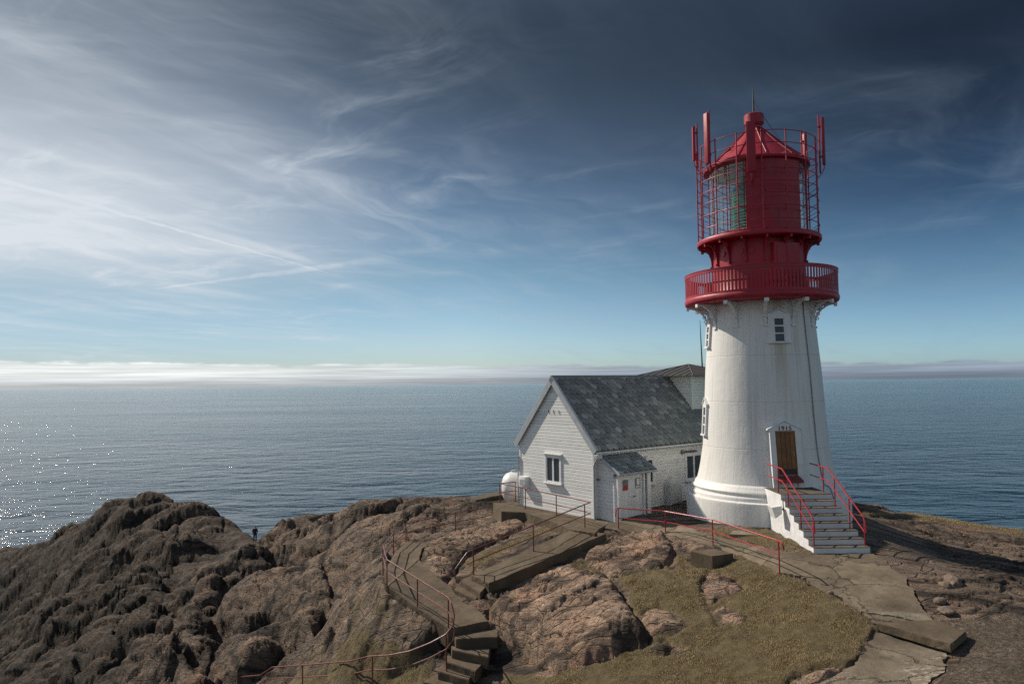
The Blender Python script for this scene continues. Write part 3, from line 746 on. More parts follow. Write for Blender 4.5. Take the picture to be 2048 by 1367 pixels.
def m_plain(name, c, rough=0.5, var=0.15, scale=3.0, bump=0.0, bscale=30, metal=0.0, spec=0.5):
    m, t, b, o = mat(name)
    P = t.n('ShaderNodeTexCoord').outputs['Object']
    n = t.noise(P, scale, 5, 0.65)
    lo, hi = 1 - var, 1 + var
    k = t.ramp(n, [(0.3, (lo, lo, lo)), (0.7, (hi, hi, hi))])
    t.put(b.inputs['Base Color'], t.mix(1.0, c, k, 'MULTIPLY'))
    t.put(b.inputs['Roughness'], t.rng(t.noise(P, scale * 4, 4, 0.6), 0.3, 0.7, max(rough - 0.1, 0.03), min(rough + 0.12, 1)))
    b.inputs['Metallic'].default_value = metal
    b.inputs['Specular IOR Level'].default_value = spec
    if bump: t.put(b.inputs['Normal'], t.bump(t.noise(P, bscale, 5, 0.7), bump, 0.02))
    return m

def m_tower():
    m, t, b, o = mat('white_painted_iron')
    P = geo(t)
    x, y, z = t.xyz(P)
    ang = t.m('ARCTAN2', t.m('SUBTRACT', x, 11.05), t.m('SUBTRACT', 31.5, y))
    Q = t.vec(t.m('MULTIPLY', ang, 2.8), t.m('MULTIPLY', ang, 0.0), z)
    runs = t.noise(t.mapping(Q, (9, 1, 0.35)), 1.0, 6, 0.65)
    fine = t.noise(t.mapping(Q, (26, 1, 1.2)), 1.0, 5, 0.7)
    c = t.ramp(runs, [(0.3, (0.62, 0.61, 0.58)), (0.5, (0.77, 0.76, 0.73)), (0.75, (0.82, 0.81, 0.79))])
    c = t.mix(t.rng(fine, 0.52, 0.75, 0, 0.35), c, (0.50, 0.47, 0.40))
    # ochre run of rust below one bracket, and a few weaker ones
    def run(a0, w, z0, z1, k):
        q = t.m('DIVIDE', t.m('ABSOLUTE', t.m('SUBTRACT', ang, a0)), w)
        q = t.m('ADD', q, t.m('MULTIPLY', t.m('SUBTRACT', runs, 0.5), 1.6))
        return t.m('MULTIPLY', t.m('MULTIPLY', t.rng(q, 0.2, 1.1, 1, 0), t.rng(z, z0, z1, 0, 1)), k)
    st = t.m('ADD', run(-0.02, 0.16, 41.2, 44.2, 0.55), run(0.30, 0.09, 42.6, 44.0, 0.25))
    st = t.m('ADD', st, t.m('MULTIPLY', t.rng(t.noise(t.mapping(Q, (5, 1, 0.25)), 1.0, 4, 0.6), 0.60, 0.75), t.rng(z, 37.6, 36.6, 0.06, 0.55)))
    c = t.mix(t.m('MINIMUM', st, 0.7), c, (0.36, 0.28, 0.13))
    seamz = t.m('ABSOLUTE', t.m('SUBTRACT', t.m('FRACT', t.m('DIVIDE', t.m('SUBTRACT', z, 38.62), 1.93)), 0.5))
    row = t.m('FLOOR', t.m('DIVIDE', t.m('SUBTRACT', z, 38.62 - 0.965), 1.93))
    va = t.m('FRACT', t.m('ADD', t.m('MULTIPLY', ang, 12 / (2 * math.pi)), t.m('MULTIPLY', row, 0.5)))
    seamv = t.m('ABSOLUTE', t.m('SUBTRACT', va, 0.5))
    seam = t.m('MAXIMUM', t.rng(seamz, 0.0, 0.012, 1, 0), t.rng(seamv, 0.0, 0.012, 0.7, 0))
    seam = t.m('MULTIPLY', seam, t.rng(z, 38.3, 38.35))
    c = t.mix(t.m('MULTIPLY', seam, 0.3), c, (0.42, 0.40, 0.35))
    t.put(b.inputs['Base Color'], c)
    b.inputs['Roughness'].default_value = 0.55
    h = t.m('ADD', t.m('MULTIPLY', seam, -0.5), t.m('ADD', t.m('MULTIPLY', fine, 0.35), t.m('MULTIPLY', t.noise(P, 14, 4, 0.6), 0.4)))
    h = t.m('ADD', h, t.m('MULTIPLY', t.noise(P, 1.7, 3, 0.5), 1.2))
    t.put(b.inputs['Normal'], t.bump(h, 0.55, 0.022))
    return m

def m_red():
    m, t, b, o = mat('red_paint')
    P = geo(t)
    n = t.noise(t.mapping(P, (3, 3, 0.8)), 1.0, 6, 0.65)
    c = t.ramp(n, [(0.3, (0.27, 0.008, 0.022)), (0.55, (0.36, 0.011, 0.030)), (0.8, (0.42, 0.030, 0.046))])
    t.put(b.inputs['Base Color'], c)
    t.put(b.inputs['Roughness'], t.rng(n, 0.3, 0.7, 0.38, 0.6))
    t.put(b.inputs['Normal'], t.bump(t.noise(P, 9, 5, 0.65), 0.3, 0.015))
    return m

def m_slate():
    m, t, b, o = mat('grey_slate')
    P = geo(t)
    r = t.n('ShaderNodeNewGeometry').outputs['Random Per Island']
    c = t.ramp(r, [(0.0, (0.135, 0.162, 0.166)), (0.45, (0.180, 0.210, 0.210)), (0.85, (0.235, 0.265, 0.258)), (1.0, (0.36, 0.385, 0.355))])
    c = t.mix(t.rng(t.noise(P, 1.3, 5, 0.7), 0.5, 0.72, 0, 0.55), c, (0.16, 0.17, 0.14))
    c = t.mix(1.0, c, t.ramp(t.noise(P, 12, 4, 0.7), [(0.3, (0.75, 0.75, 0.75)), (0.7, (1.2, 1.2, 1.2))]), 'MULTIPLY')
    t.put(b.inputs['Base Color'], c)
    b.inputs['Roughness'].default_value = 0.62
    t.put(b.inputs['Normal'], t.bump(t.noise(P, 10, 5, 0.6), 0.35, 0.02))
    return m

def m_wood_white():
    m, t, b, o = mat('white_painted_wood')
    P = geo(t)
    n = t.noise(t.mapping(P, (1.2, 1.2, 9)), 1.0, 6, 0.7)
    c = t.ramp(n, [(0.3, (0.66, 0.66, 0.64)), (0.5, (0.77, 0.77, 0.75)), (0.75, (0.82, 0.82, 0.80))])
    c = t.mix(t.rng(t.noise(P, 2.3, 6, 0.7), 0.58, 0.78, 0, 0.4), c, (0.50, 0.49, 0.43))
    r = t.n('ShaderNodeNewGeometry').outputs['Random Per Island']
    k = t.rng(r, 0, 1, 0.93, 1.05, False)
    t.put(b.inputs['Base Color'], t.mix(1.0, c, t.vec(k, k, k), 'MULTIPLY'))
    b.inputs['Roughness'].default_value = 0.5
    t.put(b.inputs['Normal'], t.bump(t.noise(t.mapping(P, (3, 3, 30)), 1.0, 5, 0.7), 0.25, 0.01))
    return m

def m_concrete(name, tint=(1, 1, 1), cracks=0.0, pale=0.0):
    m, t, b, o = mat(name)
    P = geo(t)
    n = t.noise(P, 1.3, 6, 0.65)
    c = t.ramp(n, [(0.3, (0.125, 0.102, 0.076)), (0.5, (0.180, 0.150, 0.112)), (0.72, (0.25, 0.212, 0.162))])
    c = t.mix(1.0, c, tint, 'MULTIPLY')
    agg = t.noise(P, 38, 3, 0.8)
    c = t.mix(1.0, c, t.ramp(agg, [(0.32, (0.62, 0.62, 0.62)), (0.5, (1, 1, 1)), (0.68, (1.3, 1.28, 1.25))]), 'MULTIPLY')
    c = t.mix(t.rng(t.noise(P, 0.7, 5, 0.6), 0.48, 0.70, 0, 0.7), c, (0.075, 0.062, 0.044))
    c = t.mix(t.rng(t.noise(t.mapping(P, (4, 4, 0.5)), 1.0, 5, 0.65), 0.52, 0.72, 0, 0.6), c, (0.06, 0.052, 0.04))
    if pale:
        c = t.mix(t.m('MULTIPLY', t.rng(t.noise(t.mapping(P, (5, 11, 5)), 1.0, 4, 0.7), 0.52, 0.62), t.rng(t.noise(P, 0.5, 3, 0.5), 0.42, 0.6, 0, pale)), c, (0.42, 0.40, 0.37))
    h = t.m('ADD', t.m('MULTIPLY', agg, 0.35), t.m('MULTIPLY', t.noise(P, 6, 5, 0.65), 0.8))
    if cracks:
        W = t.v('ADD', P, t.v('SCALE', t.v('SUBTRACT', t.noise(P, 1.6, 5, 0.65, 0, 1), (0.5, 0.5, 0.5)), 1.1))
        e = t.voro(t.mapping(W, (1, 1, 0)), 0.52, 'DISTANCE_TO_EDGE')
        k = t.rng(e, 0.0, 0.018, 1, 0)
        c = t.mix(t.m('MULTIPLY', k, 0.75), c, (0.035, 0.030, 0.024))
        h = t.m('SUBTRACT', h, t.m('MULTIPLY', k, 1.6 * cracks))
        cell = t.xyz(t.voro(t.mapping(W, (1, 1, 0)), 0.52, 'F1', 'Color'))[0]
        kk = t.rng(cell, 0, 1, 0.85, 1.15)
        c = t.mix(1.0, c, t.vec(kk, kk, kk), 'MULTIPLY')
    t.put(b.inputs['Base Color'], c)
    b.inputs['Roughness'].default_value = 0.9
    b.inputs['Specular IOR Level'].default_value = 0.25
    t.put(b.inputs['Normal'], t.bump(h, 0.7, 0.03))
    return m

def m_door():
    m, t, b, o = mat('varnished_planks')
    P = geo(t)
    n = t.noise(t.mapping(P, (24, 24, 1.2)), 1.0, 6, 0.7)
    r = t.n('ShaderNodeNewGeometry').outputs['Random Per Island']
    c = t.ramp(n, [(0.3, (0.10, 0.036, 0.008)), (0.5, (0.21, 0.083, 0.018)), (0.75, (0.34, 0.15, 0.035))])
    k = t.rng(r, 0, 1, 0.7, 1.2, False)
    t.put(b.inputs['Base Color'], t.mix(1.0, c, t.vec(k, k, k), 'MULTIPLY'))
    b.inputs['Roughness'].default_value = 0.45
    t.put(b.inputs['Normal'], t.bump(n, 0.3, 0.01))
    return m

def m_window(name, c=(0.02, 0.03, 0.035)):
    m, t, b, o = mat(name)
    P = geo(t)
    t.put(b.inputs['Base Color'], t.mix(t.noise(P, 1.5, 3, 0.5), c, tuple(q * 2.2 for q in c)))
    b.inputs['Roughness'].default_value = 0.04
    t.put(b.inputs['Normal'], t.bump(t.noise(P, 1.6, 2, 0.5), 0.12, 0.05))
    return m

def m_clear():
    m, t, b, o = mat('clear_glass')
    tr = t.n('ShaderNodeBsdfTransparent'); tr.inputs[0].default_value = (0.90, 0.95, 0.93, 1)
    gl = t.n('ShaderNodeBsdfGlossy'); gl.inputs['Roughness'].default_value = 0.03
    lw = t.n('ShaderNodeLayerWeight'); lw.inputs[0].default_value = 0.5
    P = geo(t)
    bp = t.bump(t.noise(P, 1.2, 2, 0.5), 0.1, 0.05)
    t.put(gl.inputs['Normal'], bp)
    mx = t.n('ShaderNodeMixShader')
    t.put(mx.inputs[0], t.m('MULTIPLY_ADD', t.m('POWER', lw.outputs['Facing'], 4.0), 0.9, 0.11))
    t.put(mx.inputs[1], tr.outputs[0]); t.put(mx.inputs[2], gl.outputs[0])
    t.put(o.inputs[0], mx.outputs[0])
    return m

def m_lens():
    m, t, b, o = mat('green_lens_glass')
    P = geo(t)
    z = t.xyz(P)[2]
    r = t.m('FRACT', t.m('MULTIPLY', z, 7.5))
    t.put(b.inputs['Base Color'], t.mix(r, (0.03, 0.22, 0.15), (0.30, 0.66, 0.50)))
    b.inputs['Roughness'].default_value = 0.08
    b.inputs['Metallic'].default_value = 0.35
    b.inputs['Coat Weight'].default_value = 0.6
    return m

MAT = dict(
    tower=m_tower(), red=m_red(), slate=m_slate(), wood=m_wood_white(), door=m_door(),
    conc=m_concrete('weathered_concrete', (0.66, 0.60, 0.54)), path=m_concrete('cracked_concrete', (0.92, 0.88, 0.83), 1.0), pathb=m_concrete('cracked_pale_concrete', (1.0, 0.98, 0.96), 1.0, 0.85),
    slab=m_concrete('pale_concrete', (1.15, 1.2, 1.2)), dark=m_concrete('dark_concrete', (0.55, 0.55, 0.55)),
    win=m_window('dark_window_glass'), clear=m_clear(), lens=m_lens(),
    white=m_plain('white_paint', (0.76, 0.76, 0.75), 0.5, 0.08, 4, 0.15), stair=m_plain('chipped_white_paint', (0.70, 0.70, 0.71), 0.6, 0.14, 2.2, 0.3),
    cream=m_plain('cream_paint', (0.62, 0.60, 0.50), 0.7, 0.1), pale=m_plain('pale_green_paint', (0.62, 0.70, 0.66), 0.55, 0.08),
    plastic=m_plain('white_fibreglass', (0.74, 0.74, 0.72), 0.35, 0.08, 1.5), cover=m_plain('grey_white_fibreglass', (0.58, 0.58, 0.56), 0.4, 0.08, 1.5), rail=m_plain('dark_red_paint', (0.17, 0.038, 0.034), 0.34, 0.3, 5, 0.2),
    rail2=m_plain('bright_red_paint', (0.36, 0.015, 0.030), 0.4, 0.2, 5, 0.2), steel=m_plain('dull_metal', (0.22, 0.22, 0.22), 0.4, 0.2, 4, 0, 30, 0.7),
    black=m_plain('black_cable', (0.02, 0.02, 0.02), 0.5, 0.2), roofmetal=m_plain('brown_sheet_metal', (0.085, 0.082, 0.078), 0.5, 0.15, 1.2, 0.15, 8, 0.3),
    gutter=m_plain('grey_gutter', (0.42, 0.45, 0.48), 0.45, 0.1), tread=m_concrete('grey_tread', (0.7, 0.7, 0.72)),
    digit=m_plain('dark_red_numeral', (0.10, 0.012, 0.012), 0.5, 0.1), redpaper=m_plain('red_paper', (0.45, 0.03, 0.025), 0.6, 0.1), paper=m_plain('white_paper', (0.75, 0.78, 0.78), 0.6, 0.05),
    teal=m_plain('grey_green_paper', (0.16, 0.18, 0.16), 0.5, 0.1),
    jacket=m_plain('navy_cloth', (0.014, 0.019, 0.032), 0.8, 0.3, 12), trouser=m_plain('dark_denim', (0.022, 0.028, 0.045), 0.85, 0.25, 12),
    skin=m_plain('skin', (0.36, 0.21, 0.15), 0.6, 0.08), hair=m_plain('dark_hair', (0.02, 0.015, 0.012), 0.6, 0.2),
)

# ------------------------------------------------------------------ lighthouse
LC = Vector((11.05, 31.5, 0))
_c, _r = Vector((-0.333, -0.943, 0)), Vector((0.943, -0.333, 0))
def ldir(deg):                                  # radial direction, 0 = towards the camera hill, + to the right
    a = math.radians(deg); return (_c * math.cos(a) + _r * math.sin(a)).normalized()
def lpt(deg, r, z): return LC + ldir(deg) * r + Vector((0, 0, z))
_TP = [(38.15, 3.09), (38.4, 3.02), (38.8, 2.93), (39.55, 2.80), (41.2, 2.68), (42.9, 2.58), (45.07, 2.38), (45.8, 2.34)]
def tower_r(z):
    for (z0, r0), (z1, r1) in zip(_TP, _TP[1:]):
        if z <= z1: return r0 + (r1 - r0) * (z - z0) / (z1 - z0)
    return _TP[-1][1]
def radial(deg):                                # frame: x sideways, y outwards, z up, origin on the axis
    d = ldir(deg); return frame((LC.x, LC.y, 0), (-d.y, d.x, 0), (d.x, d.y, 0))

lh = thing('lighthouse', (LC.x, LC.y, 36.5), 'white round iron lighthouse with red lantern and galleries beside the cottage', 'lighthouse')
MB().lathe([(3.63, 35.6), (3.62, 37.40), (3.60, 37.50), (3.54, 37.545), (2.9, 37.56)], LC, 160).build('plinth', MAT['tower'], lh, 40)
MB().lathe([(3.44, 37.55), (3.45, 37.66), (3.40, 37.72), (3.31, 37.75), (3.33, 37.83), (3.37, 37.88), (3.33, 37.96), (3.24, 38.0), (3.22, 38.06), (3.16, 38.10), (3.08, 38.16)], LC, 160).build('base_moulding', MAT['tower'], lh, 50)
tw = MB().lathe([(r, z) for z, r in _TP], LC, 160).build('tower_wall', MAT['tower'], lh, 60)

# main gallery
MB().lathe([(2.30, 45.74), (3.36, 45.74), (3.42, 45.77), (3.46, 45.84), (3.47, 45.96), (3.43, 46.03), (3.40, 46.04), (2.05, 46.04), (2.05, 45.80)], LC, 160).build('gallery_deck', MAT['red'], lh, 40)
mb = MB()
mb.ring(3.395, 3.425, 46.02, 46.13, LC, 160).ring(3.385, 3.435, 46.96, 47.09, LC, 160).ring(3.37, 3.45, 47.09, 47.115, LC, 160)
NB = 132
for i in range(NB):
    a = 2 * math.pi * i / NB; hw = 0.0132
    pr = []
    for q in (a - hw, a + hw):
        for rr in (3.40, 3.422):
            pr.append((rr * math.cos(q), rr * math.sin(q)))
    z0, z1 = 46.12, 46.97
    v = [(LC.x + pr[k][0], LC.y + pr[k][1], z) for z in (z0, z1) for k in (0, 1, 3, 2)]
    mb.add(v, [(0, 1, 5, 4), (1, 2, 6, 5), (2, 3, 7, 6), (3, 0, 4, 7)])
    for zz, dz in ((z0, 0.035), (z1, -0.035)):            # rounded ends of the slots
        hw2 = hw * 1.55
        w = [(LC.x + 3.411 * math.cos(q), LC.y + 3.411 * math.sin(q), z) for q, z in ((a - hw2, zz), (a + hw2, zz), (a + hw, zz + dz), (a - hw, zz + dz))]
        mb.add(w, [(0, 1, 2, 3)])
mb.build('gallery_railing', MAT['red'], lh)
MB().ring(3.30, 3.335, 46.50, 46.56, LC, 96).build('gallery_handrail', MAT['red'], lh)

def bracket(deg, r0, r1, zt, hgt, th, mat_, name, fancy):
    M = radial(deg); mb = MB(M)
    n = 10
    arc = []
    for i in range(n + 1):                      # curved strut, hollow side outwards
        a = math.pi / 2 * i / n
        arc.append((r0 + 0.05 + (r1 - r0 - 0.08) * (1 - math.cos(a)), zt - hgt + (hgt - 0.03) * math.sin(a)))
    w = 0.075 if fancy else 0.05
    top = []
    for i in range(n):
        (ra, za), (rb, zb) = arc[i], arc[i + 1]
        dx, dz = rb - ra, zb - za; l = math.hypot(dx, dz); nx, nz = -dz / l * w / 2, dx / l * w / 2
        mb.add([(s * th / 2, ra + nx * k, za + nz * k) for s in (-1, 1) for k in (-1, 1)] + [(s * th / 2, rb + nx * k, zb + nz * k) for s in (-1, 1) for k in (-1, 1)],
               [(0, 1, 5, 4), (2, 6, 7, 3), (0, 4, 6, 2), (1, 3, 7, 5)])
    mb.box((-th / 2, r0 - 0.12, zt - hgt - 0.06), (th / 2, r0 + 0.075, zt - 0.002))
    mb.box((-th / 2 + 0.004, r0 + 0.075, zt - 0.085), (th / 2 - 0.004, r1, zt - 0.004))
    mb.box((-th * 0.75, r0 - 0.1, zt - hgt - 0.15), (th * 0.75, r0 + 0.13, zt - hgt - 0.062))
    mb.box((-th * 0.62, r1 - 0.10, zt - 0.15), (th * 0.62, r1 + 0.02, zt - 0.003))
    if fancy:
        for (cr, cz, rad) in ((r0 + 0.20, zt - 0.22, 0.10), (r0 + 0.20, zt - 0.46, 0.07), (r0 + 0.44, zt - 0.17, 0.065), (r0 + 0.17, zt - 0.66, 0.055)):
            pts = [(0, cr + rad * math.cos(q), cz + rad * math.sin(q)) for q in np.linspace(0, 2 * math.pi, 13)[:-1]]
            mb.tube(pts, 0.022, 5, True)
    else:
        mb.box((-th * 0.3, r0 + 0.05, zt - hgt * 0.55), (th * 0.3, r0 + 0.16, zt - 0.09))
    mb.build(name, mat_, lh, 40)
for k in range(12):
    bracket(5 + 30 * k, tower_r(45.2) - 0.02, 3.36, 45.735, 0.95, 0.15, MAT['white'], 'gallery_bracket', True)

# red drum and its upper deck
MB().lathe([(2.16, 46.0), (2.16, 46.14), (2.115, 46.18), (2.09, 47.2), (2.07, 48.5)], LC, 128).build('drum_wall', MAT['red'], lh, 50)
M = radial(33)
hs = MB(M).cbox((-0.64, 1.62, 46.05), (0.64, 2.27, 48.16), 0.015).build('door_housing', MAT['red'], lh)
mb = MB(M)
mb.box((-0.52, 2.273, 46.15), (0.52, 2.285, 48.02)); mb.box((-0.03, 2.286, 46.15), (0.03, 2.300, 48.02))
mb.build('housing_panel', MAT['red'], hs)
for dg in (-8, -21, -47): # round covers on the drum
    mb = MB(radial(dg)); mb.tube([(0, 2.0, 47.9), (0, 2.115, 47.9)], 0.13, 20); mb.build('round_cover', MAT['red'], lh, 40)
MB().lathe([(2.0, 48.46), (2.72, 48.46), (2.80, 48.44), (2.82, 48.48), (2.82, 48.60), (2.79, 48.64), (2.05, 48.64)], LC, 128).build('lantern_deck', MAT['red'], lh, 40)
for k in range(16):
    bracket(-14 + 22.5 * k, 2.09, 2.74, 48.45, 0.86, 0.07, MAT['red'], 'deck_bracket', False)

# lantern room
MB().lathe([(2.24, 48.62), (2.26, 48.80), (2.20, 48.84), (2.12, 48.84)], LC, 128).build('lantern_sill', MAT['red'], lh, 40)
def arc_ang(d0, d1):                            # lathe angles of an arc given in viewer degrees
    a0 = math.atan2(ldir(d0).y, ldir(d0).x); a1 = a0 + math.radians(d1 - d0); return a0, a1
a0, a1 = arc_ang(-11.5, 57)
MB().lathe([(2.235, 48.82), (2.235, 51.80)], LC, 40, a0, a1).build('blind_panel', MAT['red'], lh, 40)
a0, a1 = arc_ang(57, 348.5)
MB().lathe([(2.19, 48.82), (2.19, 51.80)], LC, 96, a0, a1).build('lantern_glass', MAT['clear'], lh, 40)
mb = MB()
for k in range(13):
    dg = 57 + (291.5) * k / 12
    mb.tube([lpt(dg, 2.195, 48.83), lpt(dg, 2.195, 51.80)], 0.022, 6)
for zz in (49.80, 50.82):
    pts = [lpt(57 + 291.5 * i / 60, 2.195, zz) for i in range(61)]
    mb.tube(pts, 0.018, 6)
mb.build('glazing_bars', MAT['red'], lh, 40)
MB().lathe([(2.16, 51.74), (1.2, 52.3), (0.2, 52.9)], LC, 64).build('lantern_ceiling', MAT['cream'], lh, 40)
MB().lathe([(2.1, 48.86), (0.1, 48.87)], LC, 64).build('lantern_floor', MAT['dark'], lh)
prof = [(0.75, 48.87), (0.75, 49.0)]
zz = 49.0
while zz < 50.75:
    prof += [(1.06, zz), (1.20, zz + 0.05), (1.10, zz + 0.13)]; zz += 0.135
while zz < 51.62:
    f_ = 1.12 - 0.75 * ((zz - 50.75) / 0.9) ** 1.2
    prof += [(f_, zz), (f_ + 0.1, zz + 0.04), (f_, zz + 0.1)]; zz += 0.105
prof.append((0.05, zz))
MB().lathe(prof, LC, 64).build('lens', MAT['lens'], lh, 35)

# roof, ventilator, rod
rf = MB().lathe([(2.14, 51.72), (2.30, 51.74), (2.42, 51.78), (2.43, 51.87), (2.36, 51.93), (1.4, 52.72), (0.34, 53.70), (0.34, 53.86)], LC, 128).build('roof', MAT['red'], lh, 30)
mb = MB()
for k in range(12):
    dg = 12 + 30 * k
    mb.tube([lpt(dg, 2.36, 51.955), lpt(dg, 1.4, 52.745), lpt(dg, 0.36, 53.72)], 0.026, 6)
mb.build('roof_rib', MAT['red'], rf, 40)
MB().lathe([(0.30, 53.70), (0.30, 53.80), (0.40, 53.86), (0.40, 53.92), (0.455, 53.93), (0.455, 54.34), (0.42, 54.37), (0.0, 54.52)], LC, 48).build('ventilator', MAT['red'], lh, 35)
MB().tube([(LC.x, LC.y, 54.48), (LC.x, LC.y, 54.95), (LC.x - 0.01, LC.y, 55.78)], [0.05, 0.036, 0.016], 8).build('lightning_rod', MAT['black'], lh, 40)
p0, p1 = Vector((LC.x, LC.y, 55.1)), lpt(48, 1.75, 52.45)
MB().tube([p0, p0.lerp(p1, 0.3) - Vector((0, 0, 0.10)), p0.lerp(p1, 0.65) - Vector((0, 0, 0.08)), p1], 0.011, 6).build('rod_stay', MAT['black'], lh, 40)

# cage round the lantern
RC = 2.735
ring_z = [at(1560, q, 28.85).z for q in (257, 282, 307, 333, 358, 382, 407, 434)]
for k in range(16):
    dg = 6 + 22.5 * k
    MB().tube([lpt(dg, RC, 48.62), lpt(dg, RC, ring_z[0] + 0.05)], 0.032, 8).build('cage_post', MAT['red'], lh, 40)
for zz in ring_z:
    MB().tube([lpt(q * 5, RC + 0.005, zz) for q in range(72)], 0.017, 6, True).build('cage_ring', MAT['red'], lh, 40)
for k in range(16):
    dg = 6 + 22.5 * k
    for zz in (48.7, 49.5, 50.3, 51.2):
        MB().tube([lpt(dg, RC, zz + 0.28), lpt(dg + 5, 2.24, zz + 0.05)], 0.012, 5).build('cage_strut', MAT['red'], lh, 40)
    MB().tube([lpt(dg, RC, 51.86), lpt(dg, 2.38, 51.86)], 0.02, 5).build('cage_arm', MAT['red'], lh, 40)

# tower windows: front one and two on the left side
def tower_window(d, z0, z1, w=0.46, sw=0.12):
    d = Vector((d[0], d[1], 0)).normalized()
    zm = (z0 + z1) / 2; sl = (tower_r(zm + 0.4) - tower_r(zm - 0.4)) / 0.8          # leans back with the wall
    M = frame((LC.x - d.x * sl * z0, LC.y - d.y * sl * z0, 0), (-d.y, d.x, 0), (d.x, d.y, 0), (d.x * sl, d.y * sl, 1))
    rb = tower_r(z0) + 0.085
    h = w / 2
    mb = MB(M)
    for s in (-1, 1):
        mb.cbox((s * (h + sw) - sw, rb - 0.5, z0 - 0.02), (s * (h + sw) + sw, rb, z1 + 0.06), 0.008)
    mb.cbox((-h - 0.02, rb - 0.5, z1 - 0.01), (h + 0.02, rb - 0.003, z1 + 0.10), 0.005)
    top = [(-h - 2 * sw - 0.02, rb, z1 + 0.058), (h + 2 * sw + 0.02, rb, z1 + 0.058), (h + 2 * sw + 0.02, rb, z1 + 0.13), (0, rb, z1 + 0.36), (-h - 2 * sw - 0.02, rb, z1 + 0.13)]
    mb.prism([(x, y - 0.004, z) for x, y, z in top], [(x, rb - 0.6, z) for x, y, z in top])
    fr = mb.build('window', MAT['white'], lh)
    mb = MB(M)
    for s in (-1, 1):                                    # cap of the little gable
        a, b = (s * (h + 2 * sw + 0.06), z1 + 0.10), (0, z1 + 0.395)
        mb.prism([(a[0], rb + 0.035, a[1]), (b[0], rb + 0.035, b[1]), (b[0], rb + 0.035, b[1] + 0.045), (a[0], rb + 0.035, a[1] + 0.045)],
                 [(a[0], rb - 0.6, a[1]), (b[0], rb - 0.6, b[1]), (b[0], rb - 0.6, b[1] + 0.045), (a[0], rb - 0.6, a[1] + 0.045)])
    mb.build('pediment', MAT['white'], fr)
    MB(M).cbox((-h - 2 * sw - 0.02, rb - 0.4, z0 - 0.10), (h + 2 * sw + 0.02, rb + 0.05, z0 - 0.025), 0.01).build('sill', MAT['white'], fr)
    MB(M).box((-h, rb - 0.20, z0 - 0.02), (h, rb - 0.058, z1)).build('pane', MAT['win'], fr)
    mb = MB(M)
    for k in (1, 2):
        zz = z0 + (z1 - z0) * k / 3
        mb.box((-h, rb - 0.057, zz - 0.028), (h, rb - 0.025, zz + 0.028))
    mb.box((-h, rb - 0.0565, z0 - 0.02), (-h + 0.035, rb - 0.028, z1)); mb.box((h - 0.035, rb - 0.0565, z0 - 0.02), (h, rb - 0.028, z1))
    mb.build('glazing_bar', MAT['white'], fr)
tower_window((-0.02, -1), 44.02, 44.95)
tower_window((-1, 0.02), 43.95, 44.80, 0.40, 0.07)
tower_window((-1, 0.02), 40.10, 41.25, 0.40, 0.07)

# door in its white surround
DX = 10.95
DM = frame((0, 28.38 - 0.13 * 38.5, 0), (1, 0, 0), (0, 1, 0), (0, 0.13, 1))     # leans back with the wall; y = 0 is its face
mb = MB(DM)
for s in (-1, 1):
    mb.cbox((DX + s * 0.54 - 0.12, 0.03, 38.1), (DX + s * 0.54 + 0.12, 0.9, 40.36), 0.01)
ped = [(DX - 0.66, 40.362), (DX + 0.66, 40.362), (DX + 0.66, 40.43), (DX, 40.72), (DX - 0.66, 40.43)]
mb.prism([(x, 0.034, z) for x, z in ped], [(x, 1.1, z) for x, z in ped])
ds = mb.build('door_surround', MAT['white'], lh)
mb = MB(DM)
for s in (-1, 1):
    a, b = (DX + s * 0.76, 40.39), (DX, 40.745)
    mb.prism([(a[0], 0.0, a[1]), (b[0], 0.0, b[1]), (b[0], 0.0, b[1] + 0.05), (a[0], 0.0, a[1] + 0.05)], [(a[0], 1.1, a[1]), (b[0], 1.1, b[1]), (b[0], 1.1, b[1] + 0.05), (a[0], 1.1, a[1] + 0.05)])
mb.build('door_hood', MAT['white'], ds)
txt = bpy.data.curves.new('year_numerals', 'FONT'); txt.body = '1915'; txt.size = 0.25; txt.extrude = 0.008; txt.align_x = 'CENTER'; txt.space_character = 1.25; txt.offset = 0.001
tob = bpy.data.objects.new('year_tmp', txt); col.objects.link(tob)
bpy.context.view_layer.update()
tme = bpy.data.meshes.new_from_object(tob.evaluated_get(bpy.context.evaluated_depsgraph_get()))
bpy.data.objects.remove(tob)
tme.name = 'year_numerals'
tme.transform(Matrix.Translation(-wloc(lh)) @ DM @ Matrix.Translation(Vector((DX, 0.018, 40.385))) @ Matrix.Rotation(math.pi / 2, 4, 'X'))
tme.materials.clear(); tme.materials.append(MAT['digit'])
yn = bpy.data.objects.new('year_numerals', tme); col.objects.link(yn); yn.parent = ds
mb = MB(DM)
for k in range(4):
    x0 = DX - 0.405 + k * 0.2035
    mb.cbox((x0, 0.055, 38.62), (x0 + 0.195, 0.10, 40.31), 0.012)
dr = mb.build('door', MAT['door'], lh)
mb = MB(DM); mb.box((DX - 0.42, 0.025, 40.29), (DX + 0.42, 0.13, 40.355)); mb.box((DX - 0.42, 0.025, 38.6), (DX - 0.39, 0.07, 40.29)); mb.box((DX + 0.39, 0.025, 38.6), (DX + 0.42, 0.07, 40.29))
mb.build('door_frame', MAT['door'], dr)
MB(DM).box((DX - 0.36, 0.042, 38.66), (DX + 0.36, 0.054, 38.86)).build('kick_plate', MAT['black'], dr)
mb = MB(DM); mb.tube([(DX + 0.32, 0.055, 39.45), (DX + 0.32, 0.01, 39.45), (DX + 0.22, 0.0, 39.45)], 0.014, 8); mb.box((DX + 0.295, 0.042, 39.36), (DX + 0.345, 0.054, 39.52))
mb.build('handle', MAT['steel'], dr)
